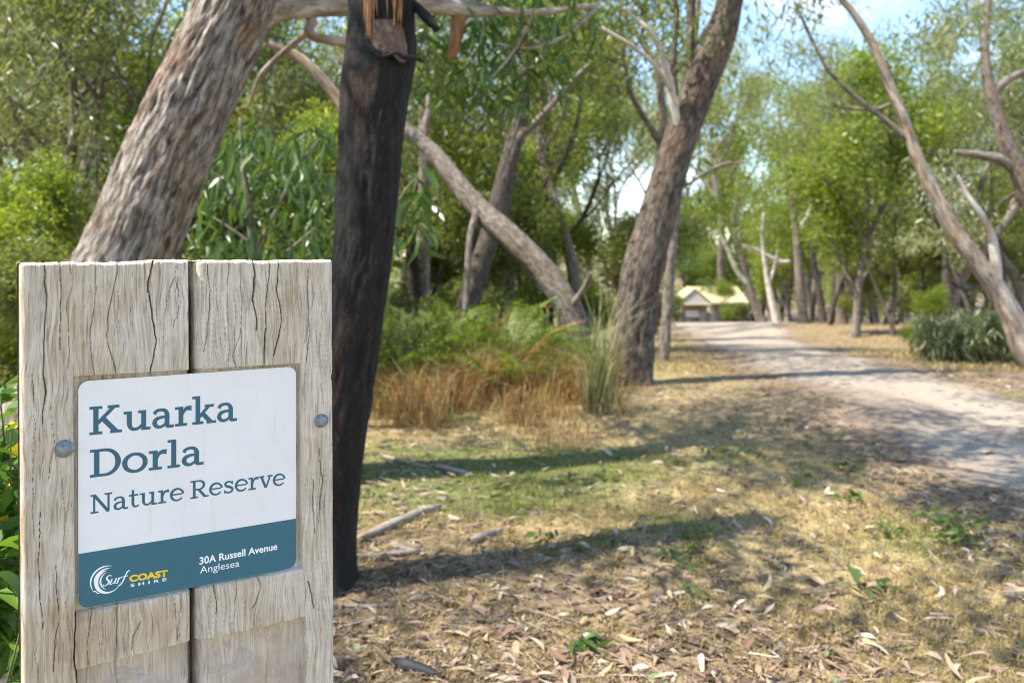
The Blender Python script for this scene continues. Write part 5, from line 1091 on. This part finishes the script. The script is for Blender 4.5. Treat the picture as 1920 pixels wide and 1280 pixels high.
for tp, md in tips:
    for k_ in range(8):
        f_ = gy.uniform(.25, 1.02); pp = md+(tp-md)*f_; hang_leaf(ysh, LB_SHR[nl % 8], pp+gy.normal(0, .012, 3), gy.uniform(0, 2*PI), gy.uniform(-.3, .55), gy.uniform(.8, 1.7), gy.uniform(-.6, .6)); nl += 1
for i in range(44):
    tp, md = tips[int(gy.integers(len(tips)))]; o = obj('flower', FM, ysh); o.location = Vector(md+(tp-md)*gy.uniform(.6, 1.1)+gy.normal(0, .02, 3))-Vector(ysh.location); o.rotation_euler = (R(70)+gy.normal(0, .4), gy.normal(0, .4), gy.normal(0, .6)); o.scale = (gy.uniform(.8, 1.3),)*3

# ------------------------------------------------------------------ leaf litter, sticks, weeds
gl_ = np.random.default_rng(55)
LM = {k_: blade_meshes(M['litter_'+k_], 6, .080, .019, 60+i, ) for i, k_ in enumerate(('tan', 'pink', 'pale', 'brown', 'green'))}
LAB = {'tan': 'dry tan gum leaf lying on the dead grass', 'pink': 'dry pinkish brown gum leaf lying on the dead grass', 'pale': 'bleached pale gum leaf lying on the dead grass', 'brown': 'dark brown gum leaf lying on the dead grass', 'green': 'fresh grey green gum leaf fallen on the dead grass'}
kinds = list(LM); cnt = 0
while cnt < 296:
    d = 2.25*(5.6/2.25)**(gl_.random()**1.25); px = gl_.uniform(600, 1930); x = X_(px, d); l_, g_, pdv = [float(v) for v in masks(np.array([x]), np.array([d]))]
    if pdv < .1 and gl_.random() < .8: continue
    k_ = kinds[int(gl_.choice(5, p=[.34, .22, .22, .17, .05]))]; o = obj('fallen_leaf', LM[k_][int(gl_.integers(6))]); o.location = (x, d, float(gz(x, d))+gl_.uniform(.012, .03)); o.rotation_euler = (gl_.normal(0, .22), gl_.normal(0, .4), gl_.uniform(0, 2*PI)); s_ = gl_.uniform(.7, 1.25); o.scale = (s_,)*3
    tag(o, LAB[k_], 'leaf', k_+' gum leaves fallen on the ground'); cnt += 1
# the rest of the litter, one object
xy = scatter(78000, 150, 2000, 2.2, 15, 57); l_, g_, pdv = masks(xy[:, 0], xy[:, 1]); keepm = gl_.random(len(xy)) < np.clip(.15+.27*l_, 0, 1)*np.where(pdv < 0, .10+.35*ss(.15, .5, fbm(xy[:, 0]*1.3, xy[:, 1]*.8, 2, 3, 88)), 1); xy = xy[keepm]; n = len(xy)
bv, bq = blade(.07, .017, .25, 3, .3, .2); az = gl_.uniform(0, 2*PI, n); s_ = gl_.uniform(.25, 1.0, n)**1.2*1.15; tx, ty = gl_.normal(0, .25, n), gl_.normal(0, .4, n)
ca, sa = np.cos(az), np.sin(az); v = bv[None]*s_[:, None, None]; vx, vy, vz = v[..., 0], v[..., 1], v[..., 2]
vy, vz = vy*np.cos(tx)[:, None]-vz*np.sin(tx)[:, None], vy*np.sin(tx)[:, None]+vz*np.cos(tx)[:, None]; vx, vz = vx*np.cos(ty)[:, None]+vz*np.sin(ty)[:, None], -vx*np.sin(ty)[:, None]+vz*np.cos(ty)[:, None]
Vx = vx*ca[:, None]-vy*sa[:, None]+xy[:, :1]; Vy = vx*sa[:, None]+vy*ca[:, None]+xy[:, 1:]; Vz = vz+(gz(xy[:, 0], xy[:, 1])+gl_.uniform(.004, .02, n))[:, None]
V = np.stack([Vx, Vy, Vz], -1).reshape(-1, 3); q = (bq[None]+(np.arange(n)*len(bv))[:, None, None]).reshape(-1, 4)
tag(obj('leaf_litter', make_mesh('leaf_litter', V, q, M['litter'])), 'scattered small dry gum leaves littering the clearing and path edges', 'leaf litter', kind='stuff')
# fine twigs
xy = scatter(11500, 200, 2000, 2.2, 9, 97); l_, g_, pdv = masks(xy[:, 0], xy[:, 1]); xy = xy[gl_.random(len(xy)) < (.12+.7*l_)*np.where(pdv < 0, .15, 1)]; n = len(xy); az = gl_.uniform(0, 2*PI, n); L2 = gl_.uniform(.02, .13, n); w2 = gl_.uniform(.001, .0028, n)
dx = np.c_[np.cos(az), np.sin(az)]; sx = np.c_[-np.sin(az), np.cos(az)]; z0 = gz(xy[:, 0], xy[:, 1])+gl_.uniform(.008, .022, n); tz = gl_.normal(0, .12, n)*L2; a0 = np.c_[xy-dx*L2[:, None]/2, z0-tz/2]; a1 = np.c_[xy+dx*L2[:, None]/2, z0+tz/2]; sw = np.c_[sx*w2[:, None], 0*az]; up = np.c_[0*sx, w2*1.3]
V = np.stack([a0-sw, a0+up, a0+sw, a1-sw*.6, a1+up*.7, a1+sw*.6], 1).reshape(-1, 3); i6 = np.arange(n)*6; tag(obj('twig_litter', make_mesh('twig_litter', V, [np.concatenate([np.stack([i6, i6+3, i6+4, i6+1], -1), np.stack([i6+1, i6+4, i6+5, i6+2], -1)])], M['litter'], smooth=False)), 'fine broken twigs strewn through the leaf litter', 'twig litter', kind='stuff')
# sticks
def stick(pts, label, m='stick', nm='fallen_stick', cat='stick', seg=10, hgt=0.0):
    P3 = []; rr = []
    for px, py, w_ in pts: a = gpt(px, py); r_ = w_/2/F*a[1]; P3.append(a+np.array([0, 0, r_*.8+.006+hgt])); rr.append(r_)
    P3 = np.array(P3); o_ = P3[0].copy(); V, q, tr = tube(P3-o_, np.array(rr), seg, .02, disp=.003, fr=(20, 6), seed=int(pts[0][0])); o = obj(nm, make_mesh(nm, V, [q, tr], M[m]), loc=o_); tag(o, label, cat)
stick([(668, 1008, 10), (700, 1000, 15), (735, 988, 17), (765, 975, 16), (800, 962, 13), (826, 954, 8)], 'crooked grey stick lying on the grass just right of the charred trunk')
stick([(660, 1036, 6), (700, 1038, 9), (750, 1036, 10), (788, 1034, 8)], 'straight grey stick below the crooked one beside the charred trunk foot')
stick([(735, 1022, 10), (760, 1030, 12), (785, 1036, 8)], 'short pale bark stick leaning on the straight grey stick')
stick([(880, 1018, 10), (905, 1008, 13), (940, 996, 8)], 'short grey stick on the grass right of the crooked stick')
stick([(818, 878, 6), (850, 888, 9), (885, 895, 6)], 'grey stick lying in the green grass patch')
stick([(720, 862, 6), (760, 872, 6), (800, 880, 4)], 'thin twig at the edge of the green grass patch')
stick([(912, 1158, 4), (935, 1148, 5), (956, 1139, 4)], 'thin straw coloured twig on the litter near the bottom')
stick([(735, 1238, 14), (765, 1250, 24), (800, 1262, 20), (832, 1270, 8)], 'curled black strip of charred bark on the litter in the foreground', 'bark_strip', 'bark_strip', 'bark')
stick([(640, 1128, 5), (690, 1132, 7), (740, 1126, 5)], 'thin grey twig lying in the mulch by the charred trunk foot')
stick([(700, 770, 5), (735, 764, 6), (770, 748, 4)], 'pale stick poking from the rusty grass beside the charred trunk')
stick([(1010, 1165, 4), (1040, 1150, 5), (1085, 1155, 3)], 'slim brown twig in the middle of the litter foreground')
# green weeds in the dead grass
LW = blade_meshes(M['leaf_dark'], 5, .055, .02, 90); LW2 = blade_meshes(M['leaf_sap'], 5, .07, .022, 91)
def weed(px, py, n, rad, label, lm=LW, hg_=.05):
    a = gpt(px, py); o = empty('weed', tuple(a)); tag(o, label, 'weed'); lm_ = []
    for i in range(n):
        az = gl_.uniform(0, 2*PI); rr = rad*gl_.random()**.7; z = gl_.uniform(.01, hg_); c_ = obj('leaf', lm[i % 5], o); c_.location = (math.cos(az)*rr, math.sin(az)*rr, z); c_.rotation_euler = (gl_.normal(.2, .4), gl_.normal(0, .4), gl_.uniform(0, 2*PI)); c_.scale = (gl_.uniform(.7, 1.3),)*3
        if i < 8: lm_.append(tube(np.array([(0, 0, -.01), (math.cos(az)*rr*.5, math.sin(az)*rr*.5, z*.8), (math.cos(az)*rr, math.sin(az)*rr, z)]), np.array([.002, .0015, .001]), 4, .03))
    V, f = join(lm_); obj('stem', make_mesh('stem', V, f, M['stem']), o)
weed(1790, 1015, 60, .13, 'dark leafy green weed beside the path on the right', hg_=.12)
weed(1500, 925, 22, .07, 'small dark green weed standing in dry grass left of the path', hg_=.11)
weed(1385, 858, 40, .22, 'spreading dark green weed patch below the big leaning gum', hg_=.06)
weed(1590, 945, 16, .1, 'low blue green weed halfway between tussock and path edge')
weed(1290, 1065, 14, .1, 'flat pale green weed among fallen leaves in the foreground', LW2, .03)
weed(1630, 1110, 12, .1, 'pale green leafy sprig lying near the lower right', LW2, .03)
weed(1030, 1025, 20, .12, 'dark green weed in the grass right of the short grey stick')
weed(1335, 1030, 10, .08, 'tiny green weed in the middle of the dead grass', LW2)
weed(1600, 890, 10, .08, 'bright green grassy weed close to the path edge', LW2, .06)
weed(1665, 1002, 12, .08, 'small dark weed left of the leafy weed by the path')
weed(1085, 1205, 12, .08, 'green weed tuft among the litter at the bottom', LW2, .05)
weed(1300, 1120, 8, .06, 'small green sprig beside a pale leaf in the foreground', LW2, .03)
